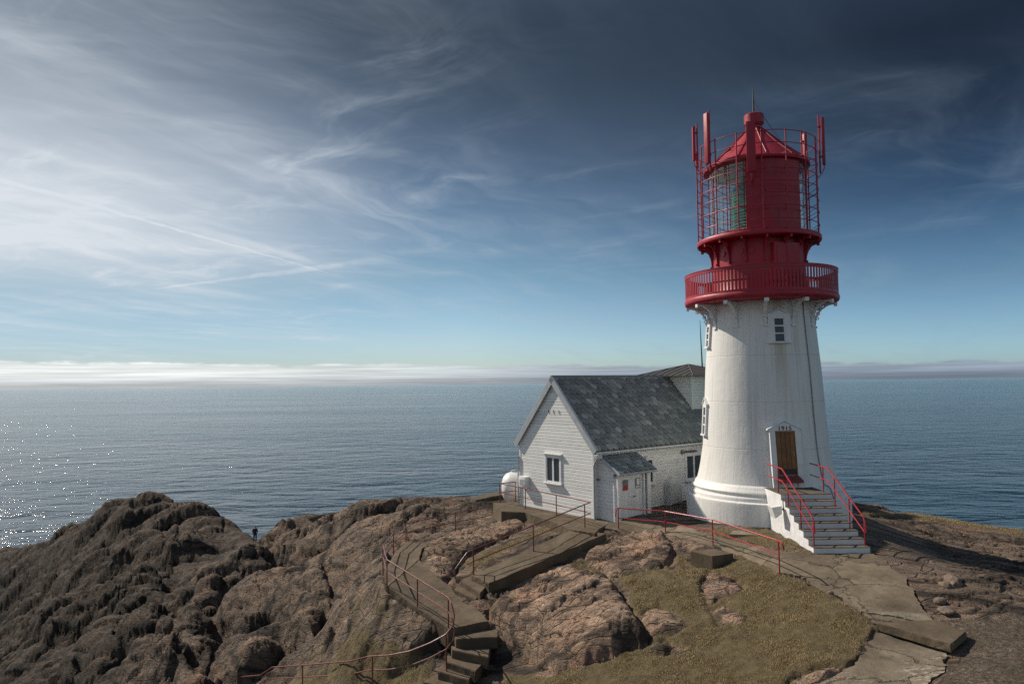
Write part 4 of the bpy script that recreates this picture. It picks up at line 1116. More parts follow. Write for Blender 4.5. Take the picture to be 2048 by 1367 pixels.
MB().prism([(DX - 0.42, 28.38, 38.60), (DX + 0.42, 28.38, 38.60), (DX + 0.54, 28.16, 38.44), (DX - 0.46, 28.16, 38.44)], [(DX - 0.42, 28.5, 38.34), (DX + 0.42, 28.5, 38.34), (DX + 0.54, 28.16, 38.34), (DX - 0.46, 28.16, 38.34)]).build('threshold', MAT['rail'], lh)

pts = [lpt(50, tower_r(z) + 0.03, z) for z in np.linspace(45.7, 38.2, 14)] + [lpt(51, 3.36, 38.05), lpt(52, 3.50, 37.6)]
MB().tube(pts, 0.022, 6).build('cable', MAT['steel'], lh, 40)
pts = [lpt(5.5, tower_r(z) + 0.02, z) for z in np.linspace(44.7, 42.3, 5)]

# panel antennas clamped to the cage: things of their own
def antenna(deg, r, px_mid, y0, y1, w, label):
    P = lpt(deg, r * 0.937, 0)
    # height from the picture at this distance
    za, zb = at(px_mid, y1, P.y).z, at(px_mid, y0, P.y).z
    t = thing('panel_antenna', (P.x, P.y, za), label, 'antenna', 'red antenna panels on the lantern cage')
    d = ldir(deg); M = frame((P.x, P.y, 0), (-d.y, d.x, 0), (d.x, d.y, 0))
    MB(M).cbox((-w / 2, -0.02, za), (w / 2, 0.10, zb), 0.025).build('panel', MAT['red'], t, 40)
    for q in (0.18, 0.82):
        zz = za + (zb - za) * q
        MB(M).box((-0.05, -0.16, zz - 0.03), (0.05, -0.021, zz + 0.03)).build('clamp', MAT['red'], t)
    MB(M).tube([(0, -0.12, za - 0.35), (0, -0.12, zb + 0.16)], 0.035, 8).build('mounting_pole', MAT['red'], t, 40)
    mb = MB(M)
    for s in (-0.06, 0.0, 0.06):
        mb.tube([(s, 0.05, za), (s, 0.05, za - 0.12), (s * 0.5, -0.05, za - 0.34), (0, -0.20, za - 0.55)], 0.012, 6)
    mb.build('feeder_cable', MAT['red'], t, 40)
antenna(-77, 2.82, 1396, 254, 322, 0.27, 'short red panel antenna furthest left on the lantern cage')
antenna(-47, 2.82, 1427, 227, 328, 0.25, 'tallest red panel antenna, standing second from the left above the lantern')
antenna(-3, 2.88, 1508, 243, 344, 0.36, 'red panel antenna hanging in front of the red lantern roof')
antenna(127, 2.86, 1611, 268, 352, 0.25, 'slim red panel antenna low behind the right side of the lantern cage')
antenna(82, 2.98, 1643, 236, 330, 0.27, 'red panel antenna on a tall pole furthest right on the lantern cage')

lh.scale = (0.937, 0.937, 1)                    # radii as seen: tangent lines, not diameters
# ------------------------------------------------------------------ stairs to the door
X0, X1 = 10.02, 11.92
ZB, ZT = 36.60, 38.13
st = thing('staircase', (DX, 25.6, 36.5), 'white concrete steps with red handrails rising to the lighthouse door', 'stairs')
rise = (ZT - ZB) / 8
for k in range(8):
    ya = 24.2 + 0.4 * k; yb = ya + 0.4 if k < 7 else 28.75
    zt = ZB + rise * (k + 1)
    s_ = MB().cbox((X0, ya, 36.0), (X1, yb - 0.0005, zt - 0.022), 0.008).build('step', MAT['stair'], st)
    MB().cbox((X0 - 0.004, ya - 0.018, zt - 0.021), (X1 + 0.004, yb - 0.001, zt), 0.005).build('tread', MAT['tread'], s_)
for xr in (X0 + 0.09, X1 - 0.09):
    def nose(y): return ZB + rise + (ZT - ZB - rise) * min(max((y - 24.2) / 2.8, 0), 1)
    tp = [(xr, 28.62, ZT + 0.95), (xr, 27.05, ZT + 0.94), (xr, 26.9, ZT + 0.88), (xr, 24.42, nose(24.3) + 0.93), (xr, 24.30, nose(24.2) + 0.82), (xr, 24.27, nose(24.2) + 0.45)]
    lo = [(xr, 28.64, ZT + 0.50), (xr, 27.1, ZT + 0.48), (xr, 26.9, ZT + 0.42), (xr, 24.36, nose(24.3) + 0.42)]
    hr = MB().tube(tp, 0.027, 8).build('handrail', MAT['rail2'], st, 40)
    MB().tube(lo, 0.022, 8).build('mid_rail', MAT['rail2'], hr, 40)
    for yp in (27.45, 26.5, 25.4, 24.36):
        k = min(max(int(math.floor((yp - 24.2) / 0.4)), 0), 7)
        zb = ZB + rise * (k + 1)
        zt = ZT + 0.95 if yp > 27.0 else ZT + 0.88 + (nose(24.3) + 0.93 - ZT - 0.88) * (26.9 - yp) / 2.48
        MB().tube([(xr, yp, zb - 0.02), (xr, yp, zt)], 0.022, 8).build('post', MAT['rail2'], hr, 40)

fl = thing('floodlight', (X0 - 0.25, 26.7, 37.35), 'small white floodlight on the left side of the white steps', 'lamp')
M = frame((X0, 26.75, 37.62), (0, 1, 0), (-1, 0, 0))
mb = MB(M); mb.prism([(-0.14, 0.12, -0.14), (0.14, 0.12, -0.14), (0.14, 0.12, 0.14), (-0.14, 0.12, 0.14)], [(-0.24, 0.40, -0.30), (0.24, 0.40, -0.30), (0.24, 0.52, 0.10), (-0.24, 0.52, 0.10)])
mb.build('lamp_housing', MAT['plastic'], fl)
mb = MB(M); mb.tube([(0, -0.01, 0.0), (0, 0.13, 0.0)], 0.03, 8); mb.box((-0.06, -0.01, -0.08), (0.06, 0.015, 0.08)); mb.tube([(0, 0.01, 0.05), (0.02, 0.02, 0.42)], 0.016, 6)
mb.build('bracket', MAT['steel'], fl, 40)

# ------------------------------------------------------------------ cottage
EL, EG = Vector((0.785, 0.620, 0)).normalized(), Vector((-0.620, 0.785, 0)).normalized()
HO = Vector((3.58, 32.0, 36.38))
HM = frame(HO, EL, EG)                          # x along the ridge, y across (0 = seaside lane wall), z up
HW, HL, HH, HR = 5.2, 14.0, 3.15, 6.12          # width, length, eaves and ridge heights
PX = (HR - HH) / (HW / 2)                       # roof slope
ck = thing('cottage', tuple(HO + EL * 4 + EG * 2.6), 'white clapboard cottage with steep slate roof left of the lighthouse', 'house')
core = MB(HM)
core.prism([(0.0, 0, -0.6), (0.0, HW, -0.6), (0.0, HW, HH), (0.0, HW / 2, HR - 0.06), (0.0, 0, HH)], [(HL, 0, -0.6), (HL, HW, -0.6), (HL, HW, HH), (HL, HW / 2, HR - 0.06), (HL, 0, HH)])

def boards(mb, M, span, z0, z1, pitch=0.152, out=0.034):
    """lapped boards on a wall: M maps (along, outwards, up); span(z) gives the run at a height"""
    mb.M = M
    z = z0
    while z < z1 - 0.01:
        zt = min(z + pitch, z1)
        a0, b0 = span(z); a1, b1 = span(zt)
        if b0 - a0 > 0.05:
            if b1 - a1 < 0.02: a1 = b1 = (a1 + b1) / 2
            q = 0.79                            # flat face, then a sloping rebate that catches the light
            zk = z + (zt - z) * q; ak, bk = a0 + (a1 - a0) * q, b0 + (b1 - b0) * q
            mb.add([(a0, out, z), (b0, out, z), (bk, out * 0.9, zk), (ak, out * 0.9, zk), (b1, 0.004, zt), (a1, 0.004, zt), (a0, -0.01, z), (b0, -0.01, z), (b1, -0.01, zt), (a1, -0.01, zt)],
                   [(0, 1, 2, 3), (3, 2, 4, 5), (1, 0, 6, 7), (0, 3, 5, 9, 6), (2, 1, 7, 8, 4)])
        z = zt
GM = frame(HO, -EG, -EL)                        # gable wall: along = right, out = towards the left of the picture
SM = frame(HO, EL, -EG)                         # lane wall: along = to the right, out = towards the viewer
boards(core, GM, lambda z: (-HW + max(0, (z - HH) / PX), -max(0, (z - HH) / PX)), -0.05, HR - 0.1)
gable = core.build('wall', MAT['wood'], ck)
sw = MB(); boards(sw, SM, lambda z: (0.0, HL), -0.25, HH - 0.06)
sw.build('side_wall', MAT['wood'], ck)
for y in (-0.045, HW - 0.075):
    MB(HM).cbox((-0.05, y, -0.3), (0.09, y + 0.12, HH - 0.02), 0.006).build('corner_board', MAT['white'], ck)

# roof: battens of real slates
def slates(mb, M, L, slope_len, w=0.36, step=0.30, seed=1, th=0.018, clip=None):
    """M maps (along eaves, up the slope, normal)"""
    rr = random.Random(seed)
    mb.M = M
    rows = int(math.ceil(slope_len / step)) + 1
    for j in range(rows):
        y = j * step - 0.04
        n = int(L / w) + 2
        for i in range(n):
            x = (i - 0.5 + 0.5 * (j % 2)) * w
            x0, x1 = max(x - w / 2 + 0.006, 0), min(x + w / 2 - 0.006, L)
            if x1 - x0 < 0.05: continue
            yt = min(y + step * 1.5, slope_len)
            if yt - y < 0.06: continue
            if clip and clip(x, y + step * 0.5): continue
            l = 0.036 + rr.random() * 0.018; tl = (rr.random() - 0.5) * 0.012
            cx = (x0 + x1) / 2; hw = (x1 - x0) / 2; cut = 0.10
            b = [(cx - hw, y + cut, l), (cx - hw * 0.42, y, l + 0.004 + tl), (cx + hw * 0.42, y, l + 0.004 - tl), (cx + hw, y + cut, l), (cx + hw, yt, 0.006), (cx - hw, yt, 0.006)]
            mb.prism(b, [(p[0], p[1], p[2] - th) for p in b])
OVG, OVE = 0.13, 0.30                           # overhang at gable and eaves
nrm_r = (EG * -(HR - HH) + Vector((0, 0, 1)) * (HW / 2)).normalized()
ups_r = (EG * (HW / 2) + Vector((0, 0, 1)) * (HR - HH)).normalized()
nrm_l = (EG * (HR - HH) + Vector((0, 0, 1)) * (HW / 2)).normalized()
ups_l = (EG * -(HW / 2) + Vector((0, 0, 1)) * (HR - HH)).normalized()
SLP = math.hypot(HW / 2, HR - HH) * (1 + OVE / (HW / 2))
TH = 0.13
er = HO - EL * OVG - EG * OVE + Vector((0, 0, HH - OVE * PX + TH * 1.5))
elft = HO - EL * OVG + EG * (HW + OVE) + Vector((0, 0, HH - OVE * PX + TH * 1.5))
RM = frame(er, EL, ups_r, nrm_r)
LM = frame(elft, EL, ups_l, nrm_l)
LR = HL + 2 * OVG
mb = MB(RM); mb.box((0, 0, -TH), (LR, SLP - 0.002, 0)); mb.M = LM; mb.box((0, 0, -TH), (LR, SLP - 0.002, 0))
TG0, TG1, TL0, TL1 = 1.05, 4.15, 8.45, 12.0     # the little roof turret in cottage coordinates
slates(mb, RM, LR, SLP, seed=3)
slates(mb, LM, LR, SLP, seed=4)
roof = mb.build('roof', MAT['slate'], ck)
mb = MB(HM)
for s, M in ((1, RM), (-1, LM)):
    mb.M = M
    mb.cbox((-0.035, -0.03, -0.24), (-0.001, SLP, 0.035), 0.006)      # barge board
    mb.cbox((-0.02, -0.02, 0.0351), (0.07, SLP - 0.02, 0.062), 0.006)
mb.build('barge_board', MAT['gutter'], roof)
mb = MB(HM)
mb.M = RM; mb.box((-0.02, SLP - 0.13, 0.05), (LR, SLP + 0.03, 0.075)); mb.M = LM; mb.box((-0.02, SLP - 0.13, 0.05), (LR, SLP + 0.01, 0.074))
mb.build('ridge_capping', MAT['slate'], roof)
mb = MB(HM)                                     # soffit board and half-round gutter on the lane side
gx = -OVE - 0.06; gz = HH - OVE * PX + 0.05
pts = []
for i in range(9):
    a = math.pi + math.pi * i / 8
    pts.append((gx + 0.075 * math.cos(a), gz + 0.075 * math.sin(a)))
ring_ = pts + [(x * 1 + (0.008 if x > gx else -0.008) * -1, z) for x, z in reversed(pts)]
mb.prism([(-OVG, y, z) for y, z in pts + [(gx, gz - 0.045)]], [(HL + OVG, y, z) for y, z in pts + [(gx, gz - 0.045)]])
for l in np.arange(0.3, HL, 0.9): mb.box((l, gx - 0.082, gz - 0.085), (l + 0.03, gx + 0.09, gz + 0.004))
mb.build('gutter', MAT['gutter'], roof, 40)
mb = MB(HM)
mb.box((-OVG + 0.05, -OVE + 0.03, gz - 0.16), (HL, -OVE + 0.055, gz + 0.06)); mb.box((0, -OVE + 0.056, gz - 0.10), (HL, -0.03, gz - 0.08))
mb.box((-0.045, -0.06, gz - 0.30), (HL, -0.031, gz - 0.10))
mb.build('fascia', MAT['wood'], roof)
mb = MB(HM)
mb.cbox((-0.25, gx - 0.12, gz - 0.20), (0.08, gx + 0.10, gz - 0.03), 0.02)
mb.build('rain_box', MAT['gutter'], roof)
MB(HM).tube([(-0.02, gx, gz - 0.1), (-0.04, -0.14, gz - 0.35), (-0.09, -0.09, gz - 0.55), (-0.09, -0.09, -0.1)], 0.038, 8).build('downpipe', MAT['gutter'], ck, 40)
MB(HM).tube([(-0.09, HW + 0.09, gz - 0.45), (-0.09, HW + 0.09, -0.1)], 0.038, 8).build('downpipe', MAT['gutter'], ck, 40)

def cottage_window(M, xc, z0, z1, w, panes=2, trans=False, hood=True):
    h = w / 2
    mb = MB(M)
    fw = 0.10
    mb.cbox((xc - h - fw, -0.05, z0 - 0.06), (xc - h, 0.075, z1 + fw), 0.006)
    mb.cbox((xc + h, -0.05, z0 - 0.06), (xc + h + fw, 0.075, z1 + fw), 0.006)
    mb.cbox((xc - h - 0.001, -0.05, z1), (xc + h + 0.001, 0.073, z1 + fw - 0.002), 0.004)
    wd = mb.build('window', MAT['white'], ck)
    mb = MB(M); n = panes; pw = w / n
    for i in range(n):
        a, b = xc - h + i * pw, xc - h + (i + 1) * pw
        for q in ((a, z0 - 0.05, a + 0.055, z1), (b - 0.055, z0 - 0.05, b, z1)): mb.box((q[0] + 0.001, 0.03, q[1]), (q[2] - 0.001, 0.062, q[3]))
        mb.box((a + 0.056, 0.03, z0 - 0.05), (b - 0.056, 0.061, z0 + 0.02)); mb.box((a + 0.056, 0.03, z1 - 0.06), (b - 0.056, 0.061, z1))
        if trans:
            mb.box((a + 0.056, 0.032, z1 - 0.48), (b - 0.056, 0.055, z1 - 0.45)); mb.box(((a + b) / 2 - 0.012, 0.032, z1 - 0.449), ((a + b) / 2 + 0.012, 0.055, z1 - 0.061))
    mb.build('sash', MAT['white'], wd)
    MB(M).box((xc - h + 0.002, 0.008, z0 - 0.05), (xc + h - 0.002, 0.034, z1)).build('pane', MAT['win'], wd)
    MB(M).cbox((xc - h - 0.16, -0.02, z0 - 0.13), (xc + h + 0.16, 0.17, z0 - 0.065), 0.008).build('sill', MAT['white'], wd)
    if hood: MB(M).cbox((xc - h - 0.17, -0.02, z1 + fw + 0.002), (xc + h + 0.17, 0.16, z1 + fw + 0.055), 0.008).build('hood_board', MAT['white'], wd)
    return wd
cottage_window(GM, -2.68, 1.36, 2.52, 0.98)
cottage_window(SM, 3.72, 1.25, 2.35, 0.42, 1)
cottage_window(SM, 7.05, 1.15, 2.32, 1.22, 2, False, False)
mb = MB(SM); mb.cbox((6.02, 0.0, 2.42), (6.22, 0.16, 2.60), 0.02); mb.tube([(6.15, 0.10, 2.52), (7.15, 0.14, 2.50)], 0.05, 8)
mb.build('awning_roller', MAT['steel'], ck, 40)
mb = MB(SM); mb.tube([(8.0, 0.02, 2.75), (8.6, 0.45, 2.62)], 0.03, 8); mb.build('bracket_arm', MAT['steel'], ck, 40)
mb = MB(GM)
for q in (-2.95, -2.6, -2.22):
    mb.tube([(q, 0.0, 4.72), (q, 0.05, 4.72), (q + 0.01, 0.05, 4.58)], 0.014, 6)
mb.build('wall_hook', MAT['black'], ck, 40)
wb = MB(GM).cbox((-5.02, 0.0, 0.88), (-4.46, 0.30, 1.42), 0.03).build('wall_box', MAT['plastic'], ck, 40)
mb = MB(GM); mb.box((-4.92, 0.302, 1.02), (-4.70, 0.308, 1.28)); mb.box((-4.65, 0.302, 1.18), (-4.56, 0.308, 1.28)); mb.build('vent', MAT['gutter'], wb)
# round-topped cover fixed to the lane wall
mb = MB(SM); xc, hw, zt = 5.12, 0.43, 1.38
prof = []
n = 14
outl = [(-hw, 0.06)] + [(-hw + 0.0, zt - 0.42)] + [(-hw * math.cos(math.pi * i / n), zt - 0.42 + 0.42 * math.sin(math.pi * i / n)) for i in range(1, n)] + [(hw, zt - 0.42), (hw, 0.06)]
rings = []
for s, y in ((1.0, 0.03), (1.0, 0.34), (0.96, 0.42), (0.88, 0.48), (0.70, 0.52), (0.0, 0.53)):
    rings.append([(xc + x * s, y, 0.55 + (z - 0.55) * s) for x, z in outl])
vs = [p for r in rings for p in r]; m_ = len(outl)
mb.add(vs, [(j * m_ + i, j * m_ + (i + 1) % m_, (j + 1) * m_ + (i + 1) % m_, (j + 1) * m_ + i) for j in range(len(rings) - 1) for i in range(m_)])
cv = mb.build('wall_cover', MAT['cover'], ck, 35)
MB(SM).box((xc - hw - 0.07, 0.0, 0.02), (xc + hw + 0.07, 0.035, 0.07)).build('ledge', MAT['plastic'], cv)

# lean-to porch with the double door
PL0, PL1, PD = 0.24, 2.28, 1.24
PZ0, PZ1 = 2.86, 2.16                           # porch roof height at the wall and at its front
pc = MB(HM)
pc.prism([(PL0, 0.0, -0.5), (PL0, -PD, -0.5), (PL0, -PD, PZ1), (PL0, 0.0, PZ0)], [(PL0 + 0.06, 0.0, -0.5), (PL0 + 0.06, -PD, -0.5), (PL0 + 0.06, -PD, PZ1), (PL0 + 0.06, 0.0, PZ0)])
pc.prism([(PL1 - 0.06, 0.0, -0.5), (PL1 - 0.06, -PD, -0.5), (PL1 - 0.06, -PD, PZ1), (PL1 - 0.06, 0.0, PZ0)], [(PL1, 0.0, -0.5), (PL1, -PD, -0.5), (PL1, -PD, PZ1), (PL1, 0.0, PZ0)])
PGM = frame(HO + EL * PL0, -EG, -EL)
k_ = (PZ0 - PZ1) / PD
boards(pc, PGM, lambda z: (0.0, PD if z <= PZ1 else max(0.0, PD - (z - PZ1) / k_)), -0.12, PZ0 - 0.05)
porch = pc.build('porch', MAT['wood'], ck)
mb = MB(SM)
mb.cbox((PL0 - 0.05, PD - 0.06, -0.2), (PL0 + 0.13, PD + 0.045, PZ1 - 0.02), 0.008)
mb.cbox((PL1 - 0.20, PD - 0.06, -0.1), (PL1 + 0.03, PD + 0.045, PZ1 - 0.02), 0.008)
mb.cbox((PL1 - 0.42, PD - 0.06, -0.05), (PL1 - 0.33, PD + 0.03, PZ1 - 0.02), 0.006)
mb.cbox((PL0 + 0.131, PD - 0.06, 2.02), (PL1 - 0.421, PD + 0.035, PZ1 - 0.022), 0.006)
mb.box((PL0 + 0.1, PD - 0.2, -0.10), (PL1 - 0.2, PD + 0.02, 0.03))
mb.build('door_frame', MAT['white'], porch)
dm = (PL0 + 0.132 + PL1 - 0.422) / 2
for i, (a, b) in enumerate(((PL0 + 0.134, dm - 0.004), (dm + 0.004, PL1 - 0.424))):
    mb = MB(SM)
    n = 7
    for k in range(n):
        xa = a + (b - a) * k / n; xb = a + (b - a) * (k + 1) / n
        mb.cbox((xa + 0.002, PD - 0.10, 0.04), (xb - 0.002, PD - 0.055 + 0.0006 * (k % 2), 2.015), 0.004)
    mb.build('door', MAT['wood'], porch)
mb = MB(SM); mb.tube([(dm + 0.10, PD - 0.055, 0.98), (dm + 0.10, PD + 0.0, 0.98), (dm + 0.26, PD + 0.0, 0.98)], 0.016, 6)
mb.build('handle', MAT['black'], porch, 40)
pr0 = HO + EL * (PL0 - 0.16) - EG * (PD + 0.24) + Vector((0, 0, PZ1 - 0.24 * k_ + 0.06))
pup = (EG * PD + Vector((0, 0, PZ0 - PZ1))).normalized(); pnr = (EG * -(PZ0 - PZ1) + Vector((0, 0, 1)) * PD).normalized()
PM = frame(pr0, EL, pup, pnr)
PLn = PL1 - PL0 + 0.34; PSl = math.hypot(PD, PZ0 - PZ1) * (1 + 0.24 / PD) - 0.02
mb = MB(PM); mb.box((0, 0, -0.06), (PLn, PSl, 0))
slates(mb, PM, PLn, PSl, w=0.34, step=0.27, seed=9)
mb.build('porch_roof', MAT['slate'], porch)
mb = MB(PM); mb.cbox((-0.03, -0.02, -0.14), (-0.001, PSl, 0.03), 0.005); mb.cbox((PLn + 0.001, -0.02, -0.14), (PLn + 0.03, PSl, 0.05), 0.005); mb.cbox((-0.03, -0.06, -0.10), (PLn + 0.03, -0.021, 0.01), 0.01)
mb.build('roof_trim', MAT['gutter'], porch)
lt = MB(PGM); lt.tube([(PD - 0.12, 0.02, 1.98), (PD - 0.12, 0.12, 1.98), (PD - 0.12, 0.14, 1.86)], 0.05, 8); lt.tube([(0.1, 0.02, 1.7), (0.12, 0.14, 1.7)], 0.05, 8)
lt.build('wall_lamp', MAT['steel'], porch, 40)

# the notices on the porch doors
def notice(x0, z0, w, h, label, blocks):
    c = SM @ Vector((x0 + w / 2, PD - 0.045, z0))
    t = thing('notice', tuple(c), label, 'notice')
    MB(SM).box((x0, PD - 0.0535, z0), (x0 + w, PD - 0.048, z0 + h)).build('board', MAT['teal'], t)
    for (a, b, c_, d, m) in blocks:
        MB(SM).box((x0 + a * w, PD - 0.0475, z0 + b * h), (x0 + c_ * w, PD - 0.0455, z0 + d * h)).build('sheet', MAT[m], t)
notice(PL0 + 0.32, 1.28, 0.36, 0.46, 'grey door notice with a red lower sheet, left of the two', [(0.08, 0.05, 0.92, 0.46, 'redpaper'), (0.1, 0.52, 0.9, 0.95, 'teal')])
notice(dm + 0.26, 1.30, 0.34, 0.46, 'dark door notice holding a white sheet, right of the two', [(0.3, 0.35, 0.85, 0.92, 'paper'), (0.15, 0.08, 0.85, 0.25, 'paper')])

# roof turret
tb = MB(HM)
tb.box((TL0, TG0, 3.0), (TL1, TG1, 6.32))
TM = frame(HO + EL * TL0, -EG, -EL)
boards(tb, TM, lambda z: (-TG1, -TG0), 3.9, 6.28, 0.15, 0.032)
tu = tb.build('turret', MAT['wood'], ck)
t2 = MB(); boards(t2, frame(HO + EG * TG0, EL, -EG), lambda z: (TL0, TL1), 3.6, 6.28, 0.15, 0.032)
t2.build('turret_side', MAT['pale'], tu)
for y in (TG0 - 0.05, TG1 - 0.10):
    MB(HM).cbox((TL0 - 0.05, y, 4.0), (TL0 + 0.08, y + 0.15, 6.3), 0.006).build('corner_board', MAT['pale'], tu)
ov = 0.58
c0 = [(TL0 - ov, TG0 - ov, 6.33), (TL1 + ov, TG0 - ov, 6.33), (TL1 + ov, TG1 + ov, 6.33), (TL0 - ov, TG1 + ov, 6.33)]
ap = ((TL0 + TL1) / 2, (TG0 + TG1) / 2, 6.98)
mb = MB(HM)
mb.add(c0 + [ap] + [(x, y, 6.30) for x, y, z in c0], [(0, 1, 4), (1, 2, 4), (2, 3, 4), (3, 0, 4), (8, 7, 6, 5), (0, 5, 6, 1), (1, 6, 7, 2), (2, 7, 8, 3), (3, 8, 5, 0)])
for i in range(4):                              # standing seams
    a, b = Vector(c0[i]), Vector(c0[(i + 1) % 4]); apx = Vector(ap)
    nseg = 9
    for k in range(1, nseg):
        q = a.lerp(b, k / nseg)
        inward = (apx - (a + b) / 2); inward.normalize()
        t_ = min(k / nseg, 1 - k / nseg) * 2
        e = q + (apx - (a + b) / 2) * t_
        mb.tube([q + Vector((0, 0, 0.012)), e + Vector((0, 0, 0.012))], 0.016, 4)
    mb.tube([a + Vector((0, 0, 0.012)), apx + Vector((0, 0, 0.012))], 0.022, 4)
mb.build('turret_roof', MAT['roofmetal'], tu)
mp = HM @ Vector((11.2, 1.9, 6.55))
rm = at(1400, 640, mp.y)
mst = thing('radio_mast', (rm.x, mp.y, mp.z), 'thin dark whip mast rising from the turret roof behind the lighthouse', 'mast')
MB().tube([(rm.x + 0.06, mp.y, mp.z - 0.1), (rm.x + 0.05, mp.y, mp.z + 0.6), (rm.x + 0.02, mp.y, rm.z - 1.2), (rm.x, mp.y, rm.z)], [0.045, 0.04, 0.03, 0.012], 8).build('mast_pole', MAT['black'], mst, 40)
MB().tube([(rm.x + 0.06, mp.y, mp.z - 0.1), (rm.x + 0.06, mp.y, mp.z + 0.12)], 0.10, 10).build('mast_base', MAT['steel'], mst, 40)

# tank behind the gable
tk = thing('storage_tank', (0.2, 38.7, 36.3), 'large white rounded tank behind the left corner of the cottage', 'tank')
prof = [(0.0, -0.72), (0.32, -0.70), (0.56, -0.62), (0.74, -0.46), (0.82, -0.25), (0.84, 0.0), (0.84, 1.6), (0.76, 1.9), (0.4, 2.0), (0, 2.02)]
mb = MB(frame((0.06, 38.7, 36.82), (0, 1, 0), (0, 0, 1), (1, 0, 0)))
mb.lathe(prof, (0, 0), 40).build('shell', MAT['plastic'], tk, 40)
mb = MB()
for x in (0.1, 1.5): mb.box((x, 38.2, 35.9), (x + 0.2, 39.2, 36.35))
mb.build('cradle', MAT['conc'], tk)
MB().tube([(0.0, 38.7, 37.63), (0.0, 38.7, 37.75)], 0.12, 12).build('filler_cap', MAT['gutter'], tk, 40)

# ------------------------------------------------------------------ concrete on the rock
def slab(name, key, thick, label, mt='conc', kind='structure', cat='step', group=None):
    pts = SLABS[key]
    bm = bmesh.new()
    vs = [bm.verts.new(p) for p in pts]
    f = bm.faces.new(vs)
    r = bmesh.ops.extrude_face_region(bm, geom=[f])
    for v in [g for g in r['geom'] if isinstance(g, bmesh.types.BMVert)]: v.co.z -= thick
    bmesh.ops.recalc_face_normals(bm, faces=bm.faces[:])
    bmesh.ops.bevel(bm, geom=bm.edges[:], offset=0.018, segments=2, affect='EDGES')
    # worn edges and uneven faces
    lo = [min(v.co[i] for v in bm.verts) for i in range(3)]; hi = [max(v.co[i] for v in bm.verts) for i in range(3)]
    for ax in range(3):
        for q in np.arange(lo[ax] + 0.07, hi[ax], 0.14):
            co = [0, 0, 0]; no = [0, 0, 0]; co[ax] = q; no[ax] = 1
            bmesh.ops.bisect_plane(bm, geom=bm.verts[:] + bm.edges[:] + bm.faces[:], plane_co=co, plane_no=no)
    bmesh.ops.triangulate(bm, faces=bm.faces[:])
    V = np.array([v.co for v in bm.verts]).T
    dd = [fbm3(V[0] * 2.2, V[1] * 2.2, V[2] * 2.2, 4, 60 + i, 0.65) * 0.055 for i in range(3)]
    for i, v in enumerate(bm.verts): v.co += Vector((dd[0][i], dd[1][i], dd[2][i] * 0.6))
    c = sum(pts, Vector()) / len(pts)
    for v in bm.verts: v.co -= c
    me = bpy.data.meshes.new(name); bm.to_mesh(me); bm.free()
    me.materials.append(MAT[mt])
    o = bpy.data.objects.new(name, me); col.objects.link(o); o.location = c
    if kind: tag(o, label, cat, kind=kind)
    else: tag(o, label, cat, group)
    return o
slab('ramp', 'ramp', 0.62, 'straight concrete ramp with a railing leading down from the cottage', cat='ramp')
slab('path', 'lane', 0.6, 'upper part of the concrete path curving round the rock', cat='path')
slab('path', 'lane_landing', 0.66, 'concrete landing where path and ramp steps meet', cat='path')
slab('path', 'lane_foot', 0.5, 'concrete path end at the bottom edge of the photo', cat='path')
slab('pavement', 'forecourt', 0.75, 'concrete forecourt along the gable of the cottage', cat='pavement')
slab('concrete_step', 'ramp_step1', 0.5, 'upper of the two concrete steps below the ramp', kind=None)
slab('concrete_step', 'ramp_step2', 0.5, 'lower of the two concrete steps below the ramp', kind=None)
slab('concrete_step', 'step_a', 0.38, 'shaded concrete step directly under the path landing', kind=None)
slab('concrete_step', 'step_b', 0.38, 'skewed concrete step, second below the path landing', kind=None)
slab('concrete_step', 'step_c', 0.36, 'concrete step beside the curved railing post, third below the landing', kind=None)
slab('concrete_step', 'step_d', 0.36, 'lowest concrete step at the bottom edge, below the curved railing', kind=None)
slab('concrete_slab', 'platform_slab', 0.2, 'thick flat concrete slab at the right end of the cracked path', kind=None, cat='slab')

